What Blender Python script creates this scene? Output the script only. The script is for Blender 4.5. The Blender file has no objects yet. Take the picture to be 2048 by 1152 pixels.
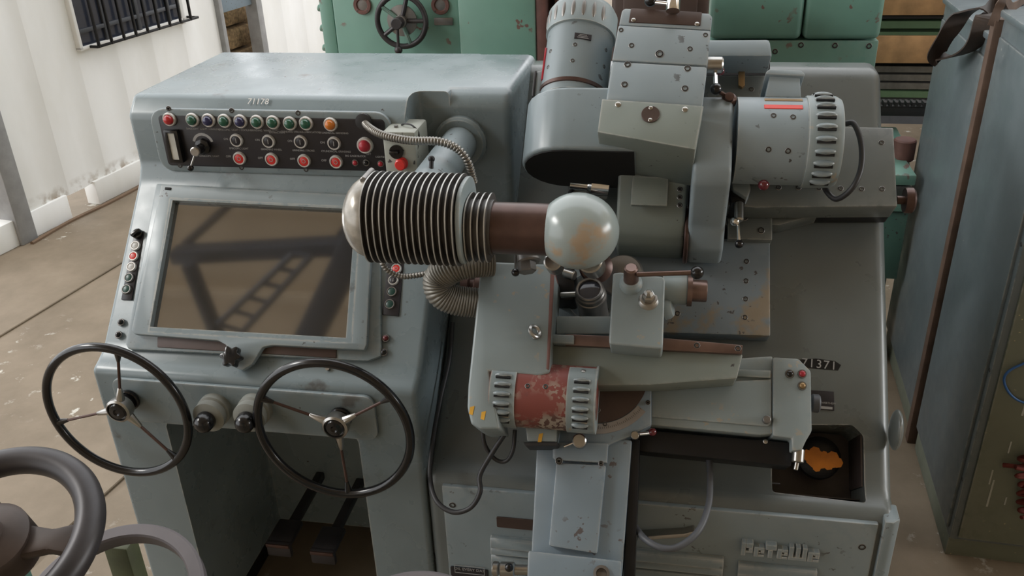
import bpy, bmesh, math, random
from mathutils import Matrix, Vector
random.seed(7)
# ---------------------------------------------------------------- camera, world, light
FPX = 1770.0
CAM = Vector((0.0, 0.0, 2.4))
def _basis(vz=(1150.0, 4050.0), xx=-9427.0):
    d = Vector((vz[0]-1024, vz[1]-576, FPX)).normalized()
    dx = xx-1024; dy = -(FPX*FPX+dx*(vz[0]-1024))/(vz[1]-576)
    X = -Vector((dx, dy, FPX)).normalized(); Z = -d; Y = Z.cross(X)
    return Matrix((X, Y, Z))            # rows: world axes in lens axes (right, down, forward)
RW = _basis()
sc = bpy.context.scene
cam = bpy.data.cameras.new('camera'); cam.sensor_width = 36.0; cam.lens = FPX/2048*36.0
cam.clip_end = 200
co = bpy.data.objects.new('camera', cam); sc.collection.objects.link(co)
rt = RW @ Vector((1, 0, 0)); up = RW @ Vector((0, -1, 0)); bk = RW @ Vector((0, 0, -1))
co.matrix_world = Matrix(((rt.x, up.x, bk.x, CAM.x), (rt.y, up.y, bk.y, CAM.y), (rt.z, up.z, bk.z, CAM.z), (0, 0, 0, 1)))
sc.camera = co
wd = bpy.data.worlds.new('daylight'); sc.world = wd; wd.use_nodes = True
wd.node_tree.nodes['Background'].inputs[0].default_value = (0.975, 0.985, 1.0, 1)
wd.node_tree.nodes['Background'].inputs[1].default_value = 2.05
sc.view_settings.view_transform = 'Standard'; sc.view_settings.look = 'None'
sc.view_settings.exposure = 0.16; sc.view_settings.gamma = 1.0
sc.view_settings.use_curve_mapping = False
def area(name, loc, target, sx, sy, power, col=(1, 1, 1)):
    l = bpy.data.lights.new(name, 'AREA'); l.shape = 'RECTANGLE'; l.size = sx; l.size_y = sy
    l.energy = power; l.color = col
    o = bpy.data.objects.new(name, l); sc.collection.objects.link(o); o.location = loc
    o.rotation_euler = (Vector(target)-Vector(loc)).to_track_quat('-Z', 'Y').to_euler()
    return o
area('assumed_light_left', (-5.2, 1.2, 4.6), (-0.5, 2.2, 1.2), 2.2, 0.9, 120, (1, 0.98, 0.95))  # added lamp for upper-left highlights; the window is assumed, none is built
area('assumed_light_right', (6.85, 2.4, 2.7), (0.3, 2.2, 1.3), 3.6, 1.3, 190, (0.95, 0.98, 1))  # added lamp before a solid side wall for edge highlights; window only assumed

# ---------------------------------------------------------------- pixel to place helpers
def ray(x, y): return (RW @ Vector((x-1024, y-576, FPX))).normalized()
def plane_hit(x, y, p0, n):
    d = ray(x, y); n = Vector(n); return CAM + d*((Vector(p0)-CAM).dot(n)/d.dot(n))
def atX(x, y, v): return plane_hit(x, y, (v, 0, 0), (1, 0, 0))
def atY(x, y, v): return plane_hit(x, y, (0, v, 0), (0, 1, 0))
def atZ(x, y, v): return plane_hit(x, y, (0, 0, v), (0, 0, 1))
# the inclined bed: u along X, v up the slope, w out of the slope
BO = Vector((0, 1.973, 0.818)); BV = Vector((0, 0.895, 0.926)).normalized(); BW = Vector((0, -BV.z, BV.y))
MB = Matrix(((1, 0, 0, 0), (0, BV.y, BW.y, BO.y), (0, BV.z, BW.z, BO.z), (0, 0, 0, 1)))
MBI = MB.inverted()
def b(x, y, w):
    p = MBI @ plane_hit(x, y, BO+BW*w, BW); return Vector((p.x, p.y, w))
def b2w(p): return MB @ Vector(p)
MP = Matrix(((1, 0, 0, 0), (0, 0, -1, 0), (0, 1, 0, 0), (0, 0, 0, 1)))    # upright panel: x, z up, out towards -Y
def MPY(Y): return Matrix.Translation((0, Y, 0)) @ MP
I4 = Matrix.Identity(4)

# ---------------------------------------------------------------- materials
def _mat(name):
    m = bpy.data.materials.new(name); m.use_nodes = True
    nt = m.node_tree; return m, nt, nt.nodes['Principled BSDF']
def _noise(nt, scale, detail=4, rough=.55, coord='Object', stretch=None):
    tc = nt.nodes.new('ShaderNodeTexCoord'); n = nt.nodes.new('ShaderNodeTexNoise')
    n.inputs['Scale'].default_value = scale; n.inputs['Detail'].default_value = detail; n.inputs['Roughness'].default_value = rough
    if stretch:
        mp = nt.nodes.new('ShaderNodeMapping'); mp.inputs['Scale'].default_value = stretch
        nt.links.new(tc.outputs[coord], mp.inputs[0]); nt.links.new(mp.outputs[0], n.inputs[0])
    else: nt.links.new(tc.outputs[coord], n.inputs[0])
    return n.outputs[0]
def _ramp(nt, src, stops):
    r = nt.nodes.new('ShaderNodeValToRGB'); cr = r.color_ramp
    while len(cr.elements) < len(stops): cr.elements.new(0.5)
    for e, (p, c) in zip(cr.elements, stops):
        e.position = p; e.color = (c, c, c, 1) if isinstance(c, (int, float)) else (*c, 1)
    nt.links.new(src, r.inputs[0]); return r.outputs[0]
def _mix(nt, fac, a, bb):
    m = nt.nodes.new('ShaderNodeMix'); m.data_type = 'RGBA'
    if hasattr(fac, 'links'): nt.links.new(fac, m.inputs[0])
    else: m.inputs[0].default_value = fac
    for i, c in ((6, a), (7, bb)):
        if hasattr(c, 'links'): nt.links.new(c, m.inputs[i])
        else: m.inputs[i].default_value = (*c, 1)
    return m.outputs[2]
def _bump(nt, bs, src, strength, dist=.002):
    n = nt.nodes.new('ShaderNodeBump'); n.inputs['Strength'].default_value = strength; n.inputs['Distance'].default_value = dist
    nt.links.new(src, n.inputs['Height']); nt.links.new(n.outputs[0], bs.inputs['Normal'])
def plain(name, col, rough=.5, metal=0.0, spec=.5, var=0.12, scale=12, coat=0):
    m, nt, bs = _mat(name)
    k = _ramp(nt, _noise(nt, scale), [(0.3, tuple(c*(1-var) for c in col)), (0.7, tuple(min(1, c*(1+var)) for c in col))])
    nt.links.new(k, bs.inputs['Base Color'])
    bs.inputs['Roughness'].default_value = rough; bs.inputs['Metallic'].default_value = metal
    bs.inputs['Specular IOR Level'].default_value = spec; bs.inputs['Coat Weight'].default_value = coat
    return m
def paint(name, col, chip=(0.05, 0.045, 0.045), amt=.62, rough=.34, cscale=48, stain=None, stain_amt=.62, wear=.0065):
    """worn machine enamel: slow tone drift, dull grease blotches, small chips down to dark metal"""
    m, nt, bs = _mat(name)
    base = _ramp(nt, _noise(nt, 3.0, 3), [(0.3, tuple(c*.88 for c in col)), (0.7, tuple(min(1, c*1.10) for c in col))])
    if stain:
        f = _ramp(nt, _noise(nt, 5.0, 5, .6), [(stain_amt, 0), (stain_amt+.06, 1)]); base = _mix(nt, f, base, stain)
    f = _ramp(nt, _noise(nt, cscale, 3, .5), [(amt+.03, 0), (amt+.055, 1)])
    f2 = _ramp(nt, _noise(nt, 7.0, 2, .5), [(.48, 0), (.6, 1)])
    mm = nt.nodes.new('ShaderNodeMath'); mm.operation = 'MULTIPLY'; nt.links.new(f, mm.inputs[0]); nt.links.new(f2, mm.inputs[1])
    colr = _mix(nt, mm.outputs[0], base, chip)
    if wear:      # enamel rubbed thin along casting edges; pale tone also boosts the edge highlights
        bv_ = nt.nodes.new('ShaderNodeBevel'); bv_.samples = 3; bv_.inputs['Radius'].default_value = wear
        ge = nt.nodes.new('ShaderNodeNewGeometry'); dt = nt.nodes.new('ShaderNodeVectorMath'); dt.operation = 'DOT_PRODUCT'
        nt.links.new(bv_.outputs[0], dt.inputs[0]); nt.links.new(ge.outputs['True Normal'], dt.inputs[1])
        ew = _ramp(nt, dt.outputs['Value'], [(.84, 1), (.985, 0)]); en = _ramp(nt, _noise(nt, 28, 4, .6), [(.38, 0), (.52, 1)])
        m2 = nt.nodes.new('ShaderNodeMath'); m2.operation = 'MULTIPLY'; nt.links.new(ew, m2.inputs[0]); nt.links.new(en, m2.inputs[1])
        colr = _mix(nt, m2.outputs[0], colr, (.42, .41, .375))
    nt.links.new(colr, bs.inputs['Base Color'])
    r = _ramp(nt, _noise(nt, 8.0, 4), [(.3, rough*.8), (.7, min(1, rough*1.35))]); nt.links.new(r, bs.inputs['Roughness'])
    bs.inputs['Specular IOR Level'].default_value = .55
    _bump(nt, bs, _noise(nt, 60, 2), .05, .001)
    return m
PC = (0.19, 0.233, 0.25)
M = dict(
 paint=paint('blue_grey_enamel', PC),
 console=paint('console_enamel', (0.177, 0.221, 0.238), amt=.68, rough=.27, stain=(.095, .10, .10), stain_amt=.66),
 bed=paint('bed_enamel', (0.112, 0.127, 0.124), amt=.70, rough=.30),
 head=paint('head_enamel', (0.228, 0.277, 0.302), amt=.63, rough=.4),
 headgrey=paint('greasy_grey_enamel', (0.19, 0.22, 0.20), amt=.66, rough=.45),
 column=paint('column_enamel', (0.178, 0.23, 0.27), chip=(.10, .085, .085), amt=.60, rough=.42),
 worn=paint('worn_enamel', (0.213, 0.257, 0.265), chip=(.30, .27, .22), amt=.60, rough=.42),
 bareplate=paint('plate_enamel', (0.15, 0.185, 0.21), stain=(.22, .18, .13), stain_amt=.60, rough=.4),
 rust=paint('rusty_red_enamel', (0.19, 0.045, 0.035), chip=(.30, .25, .20), amt=.47, rough=.5, cscale=75, stain=(.09, .045, .035), stain_amt=.52),
 ballpaint=paint('ball_enamel', (0.27, 0.315, 0.31), stain=(.36, .28, .20), stain_amt=.57, rough=.2, amt=.70, wear=0),
 green=paint('green_enamel', (0.15, 0.30, 0.245), chip=(.16, .09, .075), amt=.62, rough=.4, cscale=16),
 darkgreen=paint('dark_green_enamel', (0.07, 0.16, 0.13), amt=.60, rough=.5),
 cabinet=paint('cabinet_enamel', (0.115, 0.142, 0.152), chip=(.42, .43, .40), amt=.72, rough=.38, cscale=60),
 cabfront=paint('cabinet_door_enamel', (0.15, 0.165, 0.125), chip=(.45, .40, .22), amt=.68, rough=.5),
 lightbox=paint('box_enamel', (0.32, 0.34, 0.30), rough=.45),
 brown=plain('browned_steel', (0.085, 0.05, 0.042), .33, .55, var=.25),
 bronzed=plain('bronzed_steel', (0.17, 0.115, 0.10), .32, .7, var=.25), scalegrey=plain('engraved_scale', (0.30, 0.285, 0.28), .4, .3), olive=plain('olive_paint', (0.065, 0.075, 0.035), .5, var=.3),
 bezelring=plain('nickel_bezel', (0.60, 0.59, 0.57), .3, .35, var=.05), darkrust=plain('oily_rust', (0.055, 0.04, 0.034), .5, .2, var=.4),
 brownplate=plain('brown_name_plate', (0.065, 0.042, 0.035), .45, .2),
 steel=plain('bare_steel', (0.42, 0.41, 0.39), .28, 1.0, var=.1),
 chrome=plain('chrome', (0.72, 0.71, 0.69), .12, 1.0, var=.04),
 dullsteel=plain('dull_steel', (0.22, 0.21, 0.20), .42, .8, var=.2),
 black=plain('black_plastic', (0.007, 0.007, 0.008), .2, 0, .45, coat=.12),
 blackmatte=plain('black_paint', (0.010, 0.010, 0.011), .45, spec=.3),
 rubber=plain('black_rubber', (0.018, 0.018, 0.02), .5),
 greycable=plain('grey_cable', (0.07, 0.075, 0.085), .5),
 darkhole=plain('dark_recess', (0.006, 0.006, 0.006), .8),  # near-black colour standing in for the shade inside holes, slots and gaps
 panel=plain('black_panel', (0.018, 0.017, 0.022), .35),
 red=plain('red_lamp', (0.42, 0.015, 0.02), .25, coat=.4), redbtn=plain('red_button', (0.62, 0.035, 0.03), .3),
 crimson=plain('crimson_button', (0.36, 0.02, 0.035), .3), greenlamp=plain('green_lamp', (0.01, 0.085, 0.05), .2, coat=.5),
 bluelamp=plain('blue_lamp', (0.015, 0.017, 0.075), .2, coat=.5), amber=plain('amber_lamp', (0.55, 0.16, 0.015), .25, coat=.4),
 white=plain('white_print', (0.62, 0.62, 0.60), .5, var=.05), dimwhite=plain('worn_white_print', (0.33, 0.33, 0.33), .6),
 whitebtn=plain('white_button', (0.45, 0.45, 0.43), .4), dkgreenbtn=plain('dark_green_button', (0.012, 0.05, 0.04), .35),
 maroon=plain('maroon_knob', (0.10, 0.008, 0.015), .15, coat=.4), brass=plain('brass', (0.30, 0.20, 0.10), .4, .7),
 yellow=plain('yellow_paint_mark', (0.62, 0.33, 0.03), .6), orange=plain('orange_paint', (0.50, 0.165, 0.012), .6, var=.3),
 redplate=plain('red_plate', (0.62, 0.035, 0.02), .4), meter=plain('meter_face', (0.5, 0.5, 0.46), .4, var=.2),
 finpaint=plain('fin_enamel', (0.075, 0.07, 0.066), .4, var=.2), finedge=plain('worn_fin_edge', (0.44, 0.44, 0.42), .35, .5),
 hose=plain('flexible_hose', (0.17, 0.16, 0.135), .42, .3), conduit=plain('metal_conduit', (0.23, 0.22, 0.20), .35, .8),
 tape=plain('shiny_tape', (0.33, 0.31, 0.27), .22, .2, var=.35, scale=22),
 knobgrey=plain('grey_knob', (0.22, 0.23, 0.21), .5),
 wood=plain('pallet_wood', (0.36, 0.20, 0.09), .7, var=.3, scale=8), leather=plain('leather_belt', (0.045, 0.03, 0.022), .6, var=.4),
 rustbar=plain('rusty_strap', (0.105, 0.065, 0.045), .65, var=.3), barsteel=plain('stock_bars', (0.20, 0.19, 0.175), .4, .6, var=.3),
 greenbar=plain('green_bars', (0.10, 0.17, 0.09), .5), darkbar=plain('dark_bars', (0.035, 0.035, 0.035), .5, .3),
 ironwheel=plain('dark_iron', (0.035, 0.032, 0.034), .42, .3, var=.3), greyrim=plain('worn_grey_rim', (0.10, 0.09, 0.095), .5, .2),
 oxide=plain('red_oxide', (0.13, 0.06, 0.05), .6, var=.3), bluewire=plain('blue_wire', (0.02, 0.10, 0.30), .4),
 redrope=plain('red_rope', (0.13, 0.025, 0.02), .9, var=.4), windowglass=plain('dark_glass', (0.03, 0.035, 0.05), .1),
 gantry=plain('gantry_blue', (0.012, 0.02, 0.035), .5), grease=plain('greasy_tray', (0.05, 0.04, 0.038), .4, var=.3),
 straw=plain('stacked_stone', (0.28, 0.19, 0.10), .9, var=.5, scale=30), greypost=plain('grey_post', (0.30, 0.30, 0.30), .6),
 card=plain('cardboard', (0.16, 0.10, 0.06), .8),
)
def _screen():
    m, nt, bs = _mat('projection_screen_glass')
    c = _ramp(nt, _noise(nt, 3, 5), [(.3, (.028, .025, .021)), (.75, (.045, .040, .033))]); nt.links.new(c, bs.inputs['Base Color'])
    bs.inputs['Roughness'].default_value = .045; bs.inputs['IOR'].default_value = 3.6; bs.inputs['Specular IOR Level'].default_value = .5
    return m
M['screen'] = _screen()
def _wall():
    m, nt, bs = _mat('white_wall_paint')
    s = _ramp(nt, _noise(nt, 1.2, 5, .6, 'Object', (1, 1, .35)), [(.35, (.78, .77, .73)), (.62, (.90, .90, .89))])
    tc = nt.nodes.new('ShaderNodeTexCoord'); sp = nt.nodes.new('ShaderNodeSeparateXYZ'); nt.links.new(tc.outputs['Generated'], sp.inputs[0])
    d = _ramp(nt, sp.outputs[2], [(.0, 1), (.035, 0)]); nn = _ramp(nt, _noise(nt, 9, 5), [(.45, 0), (.6, 1)])
    mm = nt.nodes.new('ShaderNodeMath'); mm.operation = 'MULTIPLY'; nt.links.new(d, mm.inputs[0]); nt.links.new(nn, mm.inputs[1])
    nt.links.new(_mix(nt, mm.outputs[0], s, (.25, .17, .09)), bs.inputs['Base Color']); bs.inputs['Roughness'].default_value = .55
    return m
M['wall'] = _wall()
def _floor():
    m, nt, bs = _mat('worn_concrete')
    a = _ramp(nt, _noise(nt, 1.6, 8, .65, 'Object'), [(.3, (.15, .115, .075)), (.6, (.235, .185, .13)), (.8, (.29, .24, .18))])
    f = _ramp(nt, _noise(nt, 9, 6, .7), [(.60, 0), (.66, 1)]); sp = _ramp(nt, _noise(nt, 1.1, 2), [(.5, 0), (.6, 1)])
    mm = nt.nodes.new('ShaderNodeMath'); mm.operation = 'MULTIPLY'; nt.links.new(f, mm.inputs[0]); nt.links.new(sp, mm.inputs[1])
    nt.links.new(_mix(nt, mm.outputs[0], a, (.55, .53, .47)), bs.inputs['Base Color']); bs.inputs['Roughness'].default_value = .7
    _bump(nt, bs, _noise(nt, 25, 6), .3, .004)
    return m
M['floor'] = _floor()
M['roof'] = plain('tan_roof_sheets', (.56, .46, .33), .7, var=.1, scale=1)

# ---------------------------------------------------------------- mesh kit
WM = {}
def put(o, mw, parent=None):
    sc.collection.objects.link(o); WM[o.name] = mw
    if parent: o.parent = parent; o.matrix_basis = WM[parent.name].inverted() @ mw
    else: o.matrix_basis = mw
    return o
def to_mesh(name, bm, mats, smooth=35, tri=False):
    me = bpy.data.meshes.new(name); bmesh.ops.recalc_face_normals(bm, faces=bm.faces[:]) if not tri else None
    bm.to_mesh(me); bm.free()
    for m in (mats if isinstance(mats, (list, tuple)) else [mats]): me.materials.append(M[m])
    if smooth:
        for p in me.polygons: p.use_smooth = True
        me.set_sharp_from_angle(angle=math.radians(smooth))
    return me
def add(name, bm, mats, parent=None, mw=I4, smooth=35, label=None, kind=None):
    vs = [v.co for v in bm.verts]
    c = Vector([(min(v[i] for v in vs)+max(v[i] for v in vs))/2 for i in range(3)])
    bmesh.ops.translate(bm, verts=bm.verts, vec=-c)
    o = bpy.data.objects.new(name, to_mesh(name, bm, mats, smooth)); put(o, mw @ Matrix.Translation(c), parent)
    if label: o['label'] = label
    if kind: o['kind'] = kind
    return o
def inst(name, me, mw, parent=None, label=None):
    o = bpy.data.objects.new(name, me); put(o, mw, parent)
    if label: o['label'] = label
    return o
def thing(name, label, cat, loc=(0, 0, 0), group=None):
    o = bpy.data.objects.new(name, None); o.empty_display_size = .1; put(o, Matrix.Translation(loc))
    tag(o, label, cat, group); return o
def tag(o, label, cat, group=None):
    o['label'] = label; o['category'] = cat
    if group: o['group'] = group
    return o
def struct(o): o['kind'] = 'structure'; return o
def join(*bms):
    r = bmesh.new()
    for q in bms:
        me = bpy.data.meshes.new('tmp'); q.to_mesh(me); q.free(); r.from_mesh(me); bpy.data.meshes.remove(me)
    return r
def xf(bm, m): bmesh.ops.transform(bm, matrix=m, verts=bm.verts); return bm
def bev(bm, w, seg=2, only=None):
    if w > 0: bmesh.ops.bevel(bm, geom=(only or bm.edges[:]), offset=w, segments=seg, profile=.5, affect='EDGES', clamp_overlap=True)
    return bm
def box(x0, x1, y0, y1, z0, z1, bv=0, seg=2):
    bm = bmesh.new(); bmesh.ops.create_cube(bm, size=1)
    xf(bm, Matrix.Translation(((x0+x1)/2, (y0+y1)/2, (z0+z1)/2)) @ Matrix.Diagonal((abs(x1-x0), abs(y1-y0), abs(z1-z0), 1)))
    return bev(bm, bv, seg)
def prism(pts, a, c, axis=2, bv=0, seg=2):
    """extrude a 2D outline between a and c along an axis (0: pts are (y,z); 1: (x,z); 2: (x,y))"""
    bm = bmesh.new()
    def mk(p, h): return {0: (h, p[0], p[1]), 1: (p[0], h, p[1]), 2: (p[0], p[1], h)}[axis]
    A = [bm.verts.new(mk(p, a)) for p in pts]; B = [bm.verts.new(mk(p, c)) for p in pts]
    n = len(pts); bm.faces.new(A); bm.faces.new(B[::-1])
    for i in range(n): bm.faces.new((A[i], B[i], B[(i+1) % n], A[(i+1) % n]))
    bmesh.ops.recalc_face_normals(bm, faces=bm.faces[:])
    return bev(bm, bv, seg)
def axis_m(o, d, xref=None):
    z = Vector(d).normalized(); x = Vector(xref) if xref else (Vector((1, 0, 0)) if abs(z.x) < .9 else Vector((0, 1, 0)))
    x = (x-z*x.dot(z)).normalized(); y = z.cross(x)
    return Matrix(((x.x, y.x, z.x, o[0]), (x.y, y.y, z.y, o[1]), (x.z, y.z, z.z, o[2]), (0, 0, 0, 1)))
def lathe(prof, m=I4, n=24, mi=None):
    """spin (r,h) pairs about local z, capped where r=0 is given"""
    bm = bmesh.new(); rings = []
    for r, h in prof:
        if r < 1e-6: rings.append([bm.verts.new((0, 0, h))])
        else: rings.append([bm.verts.new((r*math.cos(2*math.pi*k/n), r*math.sin(2*math.pi*k/n), h)) for k in range(n)])
    for i in range(len(rings)-1):
        A, B = rings[i], rings[i+1]; fs = []
        for k in range(n):
            k2 = (k+1) % n
            if len(A) == 1 and len(B) == 1: continue
            if len(A) == 1: fs.append(bm.faces.new((A[0], B[k], B[k2])))
            elif len(B) == 1: fs.append(bm.faces.new((A[k], A[k2], B[0])))
            else: fs.append(bm.faces.new((A[k], A[k2], B[k2], B[k])))
        if mi:
            for q in fs: q.material_index = mi[i]
    return xf(bm, m)
def cyl(o, d, r, h, n=24, bv=.0, r2=None):
    r2 = r if r2 is None else r2; e = min(bv, r*.5, h*.4)
    pr = [(0, 0), (r-e, 0), (r, e), (r2, h-e), (r2-e, h), (0, h)] if e else [(0, 0), (r, 0), (r2, h), (0, h)]
    return lathe(pr, axis_m(o, d), n)
def rod(p, q, r, n=12, bv=0, r2=None):
    p, q = Vector(p), Vector(q); return cyl(p, q-p, r, (q-p).length, n, bv, r2)
def ball(c, r, n=20): return lathe([(0 if k in (0, n//2) else r*math.sin(2*math.pi*k/n), -r*math.cos(2*math.pi*k/n)) for k in range(n//2+1)], Matrix.Translation(c), n)
def spline(pts, k=8):
    P = [Vector(p) for p in pts]; P = [P[0]*2-P[1]]+P+[P[-1]*2-P[-2]]; out = []
    for i in range(1, len(P)-2):
        for j in range(k):
            t = j/k; a, bq, c, d = P[i-1:i+3]
            out.append(.5*((2*bq)+(c-a)*t+(2*a-5*bq+4*c-d)*t*t+(3*bq-a-3*c+d)*t**3))
    out.append(P[-2]); return out
def sweep(pts, r, n=10, k=8, closed=False, ridge=None, resample=None):
    L = spline(pts, k) if k else [Vector(p) for p in pts]
    if resample:
        ds = [0]
        for i in range(1, len(L)): ds.append(ds[-1]+(L[i]-L[i-1]).length)
        N = max(4, int(ds[-1]/resample)); R = []; j = 0
        for i in range(N+1):
            s = ds[-1]*i/N
            while j < len(L)-2 and ds[j+1] < s: j += 1
            R.append(L[j].lerp(L[j+1], (s-ds[j])/max(1e-9, ds[j+1]-ds[j])))
        L = R
    bm = bmesh.new(); rings = []; prev = None; m = len(L)
    for i, p in enumerate(L):
        t = ((L[(i+1) % m]-L[i-1]) if closed else (L[min(i+1, m-1)]-L[max(i-1, 0)])).normalized()
        if prev is None: prev = Vector((0, 0, 1)) if abs(t.z) < .9 else Vector((1, 0, 0))
        x = (prev-t*prev.dot(t)).normalized(); y = t.cross(x); prev = x
        rr = (r*ridge[i % len(ridge)] if ridge else r)
        rings.append([bm.verts.new(p+(x*math.cos(2*math.pi*j/n)+y*math.sin(2*math.pi*j/n))*rr) for j in range(n)])
    for i in range(m if closed else m-1):
        A, B = rings[i], rings[(i+1) % m]
        for j in range(n): bm.faces.new((A[j], A[(j+1) % n], B[(j+1) % n], B[j]))
    if not closed: bm.faces.new(rings[0][::-1]); bm.faces.new(rings[-1])
    return bm
def ring_tube(c, ax, R, r, n=64, k=12, flat=1.0):
    m = axis_m(c, ax); pts = [m @ Vector((R*math.cos(2*math.pi*i/n), R*math.sin(2*math.pi*i/n), 0)) for i in range(n)]
    return sweep(pts, r, k, 0, True)
def bpoly(px, w1, w0, bv=.006, seg=2):
    """outline given at its own height w1 above the bed, with true thickness down to w0 (bed frame)"""
    return prism([tuple(b(x, y, w1)[:2]) for x, y in px], w0, w1, 2, bv, seg)
def ypoly(px, y1, y0, bv=.006, seg=2):
    return prism([tuple((atY(x, y, y1).x, atY(x, y, y1).z)) for x, y in px], y1, y0, 1, bv, seg)
def rrect(x0, x1, y0, y1, r, n=5):
    pts = []
    for cx, cy, a0 in ((x1-r, y1-r, 0), (x0+r, y1-r, 90), (x0+r, y0+r, 180), (x1-r, y0+r, 270)):
        for k in range(n+1):
            a = math.radians(a0+90*k/n); pts.append((cx+r*math.cos(a), cy+r*math.sin(a)))
    return pts
def boolean(bm, cutter, op='DIFFERENCE'):
    A = bpy.data.objects.new('a', to_mesh('a', bm, ['paint'], 0)); Bq = bpy.data.objects.new('b', to_mesh('b', cutter, ['paint'], 0))
    sc.collection.objects.link(A); sc.collection.objects.link(Bq)
    md = A.modifiers.new('x', 'BOOLEAN'); md.object = Bq; md.operation = op; md.solver = 'EXACT'
    dg = bpy.context.evaluated_depsgraph_get(); me = A.evaluated_get(dg).to_mesh()
    r = bmesh.new(); r.from_mesh(me); A.evaluated_get(dg).to_mesh_clear()
    for o in (A, Bq):
        m = o.data; bpy.data.objects.remove(o); bpy.data.meshes.remove(m)
    for fc in r.faces: fc.material_index = 0
    return r
def text_bm(s, size, depth=.0006, bold=0.0, space=1.0):
    cu = bpy.data.curves.new('t', 'FONT'); cu.body = s; cu.size = size; cu.extrude = depth; cu.offset = bold
    cu.align_x = 'CENTER'; cu.align_y = 'CENTER'; cu.resolution_u = 2; cu.space_character = space
    o = bpy.data.objects.new('t', cu); sc.collection.objects.link(o)
    dg = bpy.context.evaluated_depsgraph_get(); dg.update(); me = o.evaluated_get(dg).to_mesh()
    r = bmesh.new(); r.from_mesh(me); o.evaluated_get(dg).to_mesh_clear()
    bpy.data.objects.remove(o); bpy.data.curves.remove(cu); return r
def text(name, s, size, mat, mw, parent, **k): return add(name, text_bm(s, size, **k), mat, parent, mw, 0)
# shared small pieces, local z points out of the surface they sit on
def mesh_of(name, bm, mats, smooth=35): return to_mesh(name, bm, mats, smooth)
ME = {}
ME['bolt'] = mesh_of('bolt', lathe([(.0080, -.002), (.0080, .0004), (.0070, .0010), (.0056, .0004), (.0048, .0012), (.0038, .0012), (.0036, -.001), (0, -.001)], n=14, mi=[0, 0, 1, 1, 0, 1, 1]), ['dullsteel', 'darkhole'])
ME['screw'] = mesh_of('screw', join(lathe([(.0075, -.002), (.0075, .001), (.006, .002), (0, .0022)], n=14), box(-.006, .006, -.0007, .0007, .002, .0027)), ['steel'])
def bolt(x, y, w, parent, s=1.0, name='bolt'):
    p = b(x, y, w); return inst(name, ME[name], MB @ Matrix.Translation(p) @ Matrix.Scale(s, 4), parent)
def louvre_mesh(lu, lv, h, name):
    """pressed louvre: long bump along local x with a dark slot on its lower side"""
    s = lathe([(0 if k in (0, 8) else math.sin(math.pi*k/8), -math.cos(math.pi*k/8)) for k in range(9)], axis_m((0, 0, 0), (1, 0, 0)), 12)
    xf(s, Matrix.Diagonal((lu/2, lv/2, h, 1)))
    d = box(-lu*.42, lu*.42, -lv*.66, -lv*.30, -.001, h*.55)
    for fc in d.faces: fc.material_index = 1
    return mesh_of(name, join(s, d), ['paint', 'darkhole'])
ME['louvre'] = louvre_mesh(.054, .018, .013, 'louvre')
# ================================================================ the hall
JD = Vector((.149, .989, 0)).normalized(); JN = Vector((JD.y, -JD.x, 0))       # direction of the wall and the floor joints
WP0 = Vector((-4.41, 4.74, 0))
MW = Matrix(((JD.x, 0, JN.x, WP0.x), (JD.y, 0, JN.y, WP0.y), (0, 1, 0, 0), (0, 0, 0, 1)))   # wall frame: s along, z up, out into the hall
MWH = Matrix(((JD.x, JN.x, 0, WP0.x), (JD.y, JN.y, 0, WP0.y), (0, 0, 1, 0), (0, 0, 0, 1)))  # s, n, z
def wl(x, y, n=0):
    p = plane_hit(x, y, WP0+JN*n, JN)-WP0; return p.dot(JD), p.z
floor = struct(add('floor', box(-14, 12, -9, 24, -.3, -.012), 'floor', None, I4, 0))
c1 = (atZ(0, 675, 0)-WP0).dot(JN); c2 = (atZ(218, 988, 0)-WP0).dot(JN)
edges = [-8, c1, c2, c2+2.6, c2+5.2, 14]
for i in range(5):
    add('slab', box(-14, 16, edges[i]+.019, edges[i+1]-.019, -.02, 0, .004, 1), 'floor', floor, MWH, 0)
# white corrugated wall
def corrugated(s0, s1, z0, z1, pitch=.40, dep=.012):
    bm = bmesh.new(); pts = []; s = s0
    while s < s1:
        for ds, n in ((0, 0), (.36, 0), (.52, -dep), (.84, -dep), (1.0, 0)):
            pts.append((min(s+ds*pitch, s1), n))
        s += pitch
    A = [bm.verts.new((p, n, z0)) for p, n in pts]; B = [bm.verts.new((p, n, z1)) for p, n in pts]
    for i in range(len(pts)-1):
        if (A[i].co-A[i+1].co).length > 1e-5: bm.faces.new((A[i], A[i+1], B[i+1], B[i]))
    return bm
wall = struct(add('wall_left', corrugated(.30, 2.80, .17, 3.2), 'wall', None, MWH, 20))
for s0, s1 in ((-2.5, .66), (.94, 2.8)):
    add('plinth_block', box(s0, s1, -.10, .014, 0, .185, .006), 'wall', wall, MWH)
add('end_post', box(.16, .30, -.12, .04, 0, 3.2, .006), 'greypost', wall, MWH)
add('stained_footing', sweep([MWH @ Vector((s, .06+.02*math.sin(9*s), .006)) for s in (.2, .6, 1, 1.4, 1.9, 2.6)], .016, 6, 4), 'card', wall)
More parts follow.
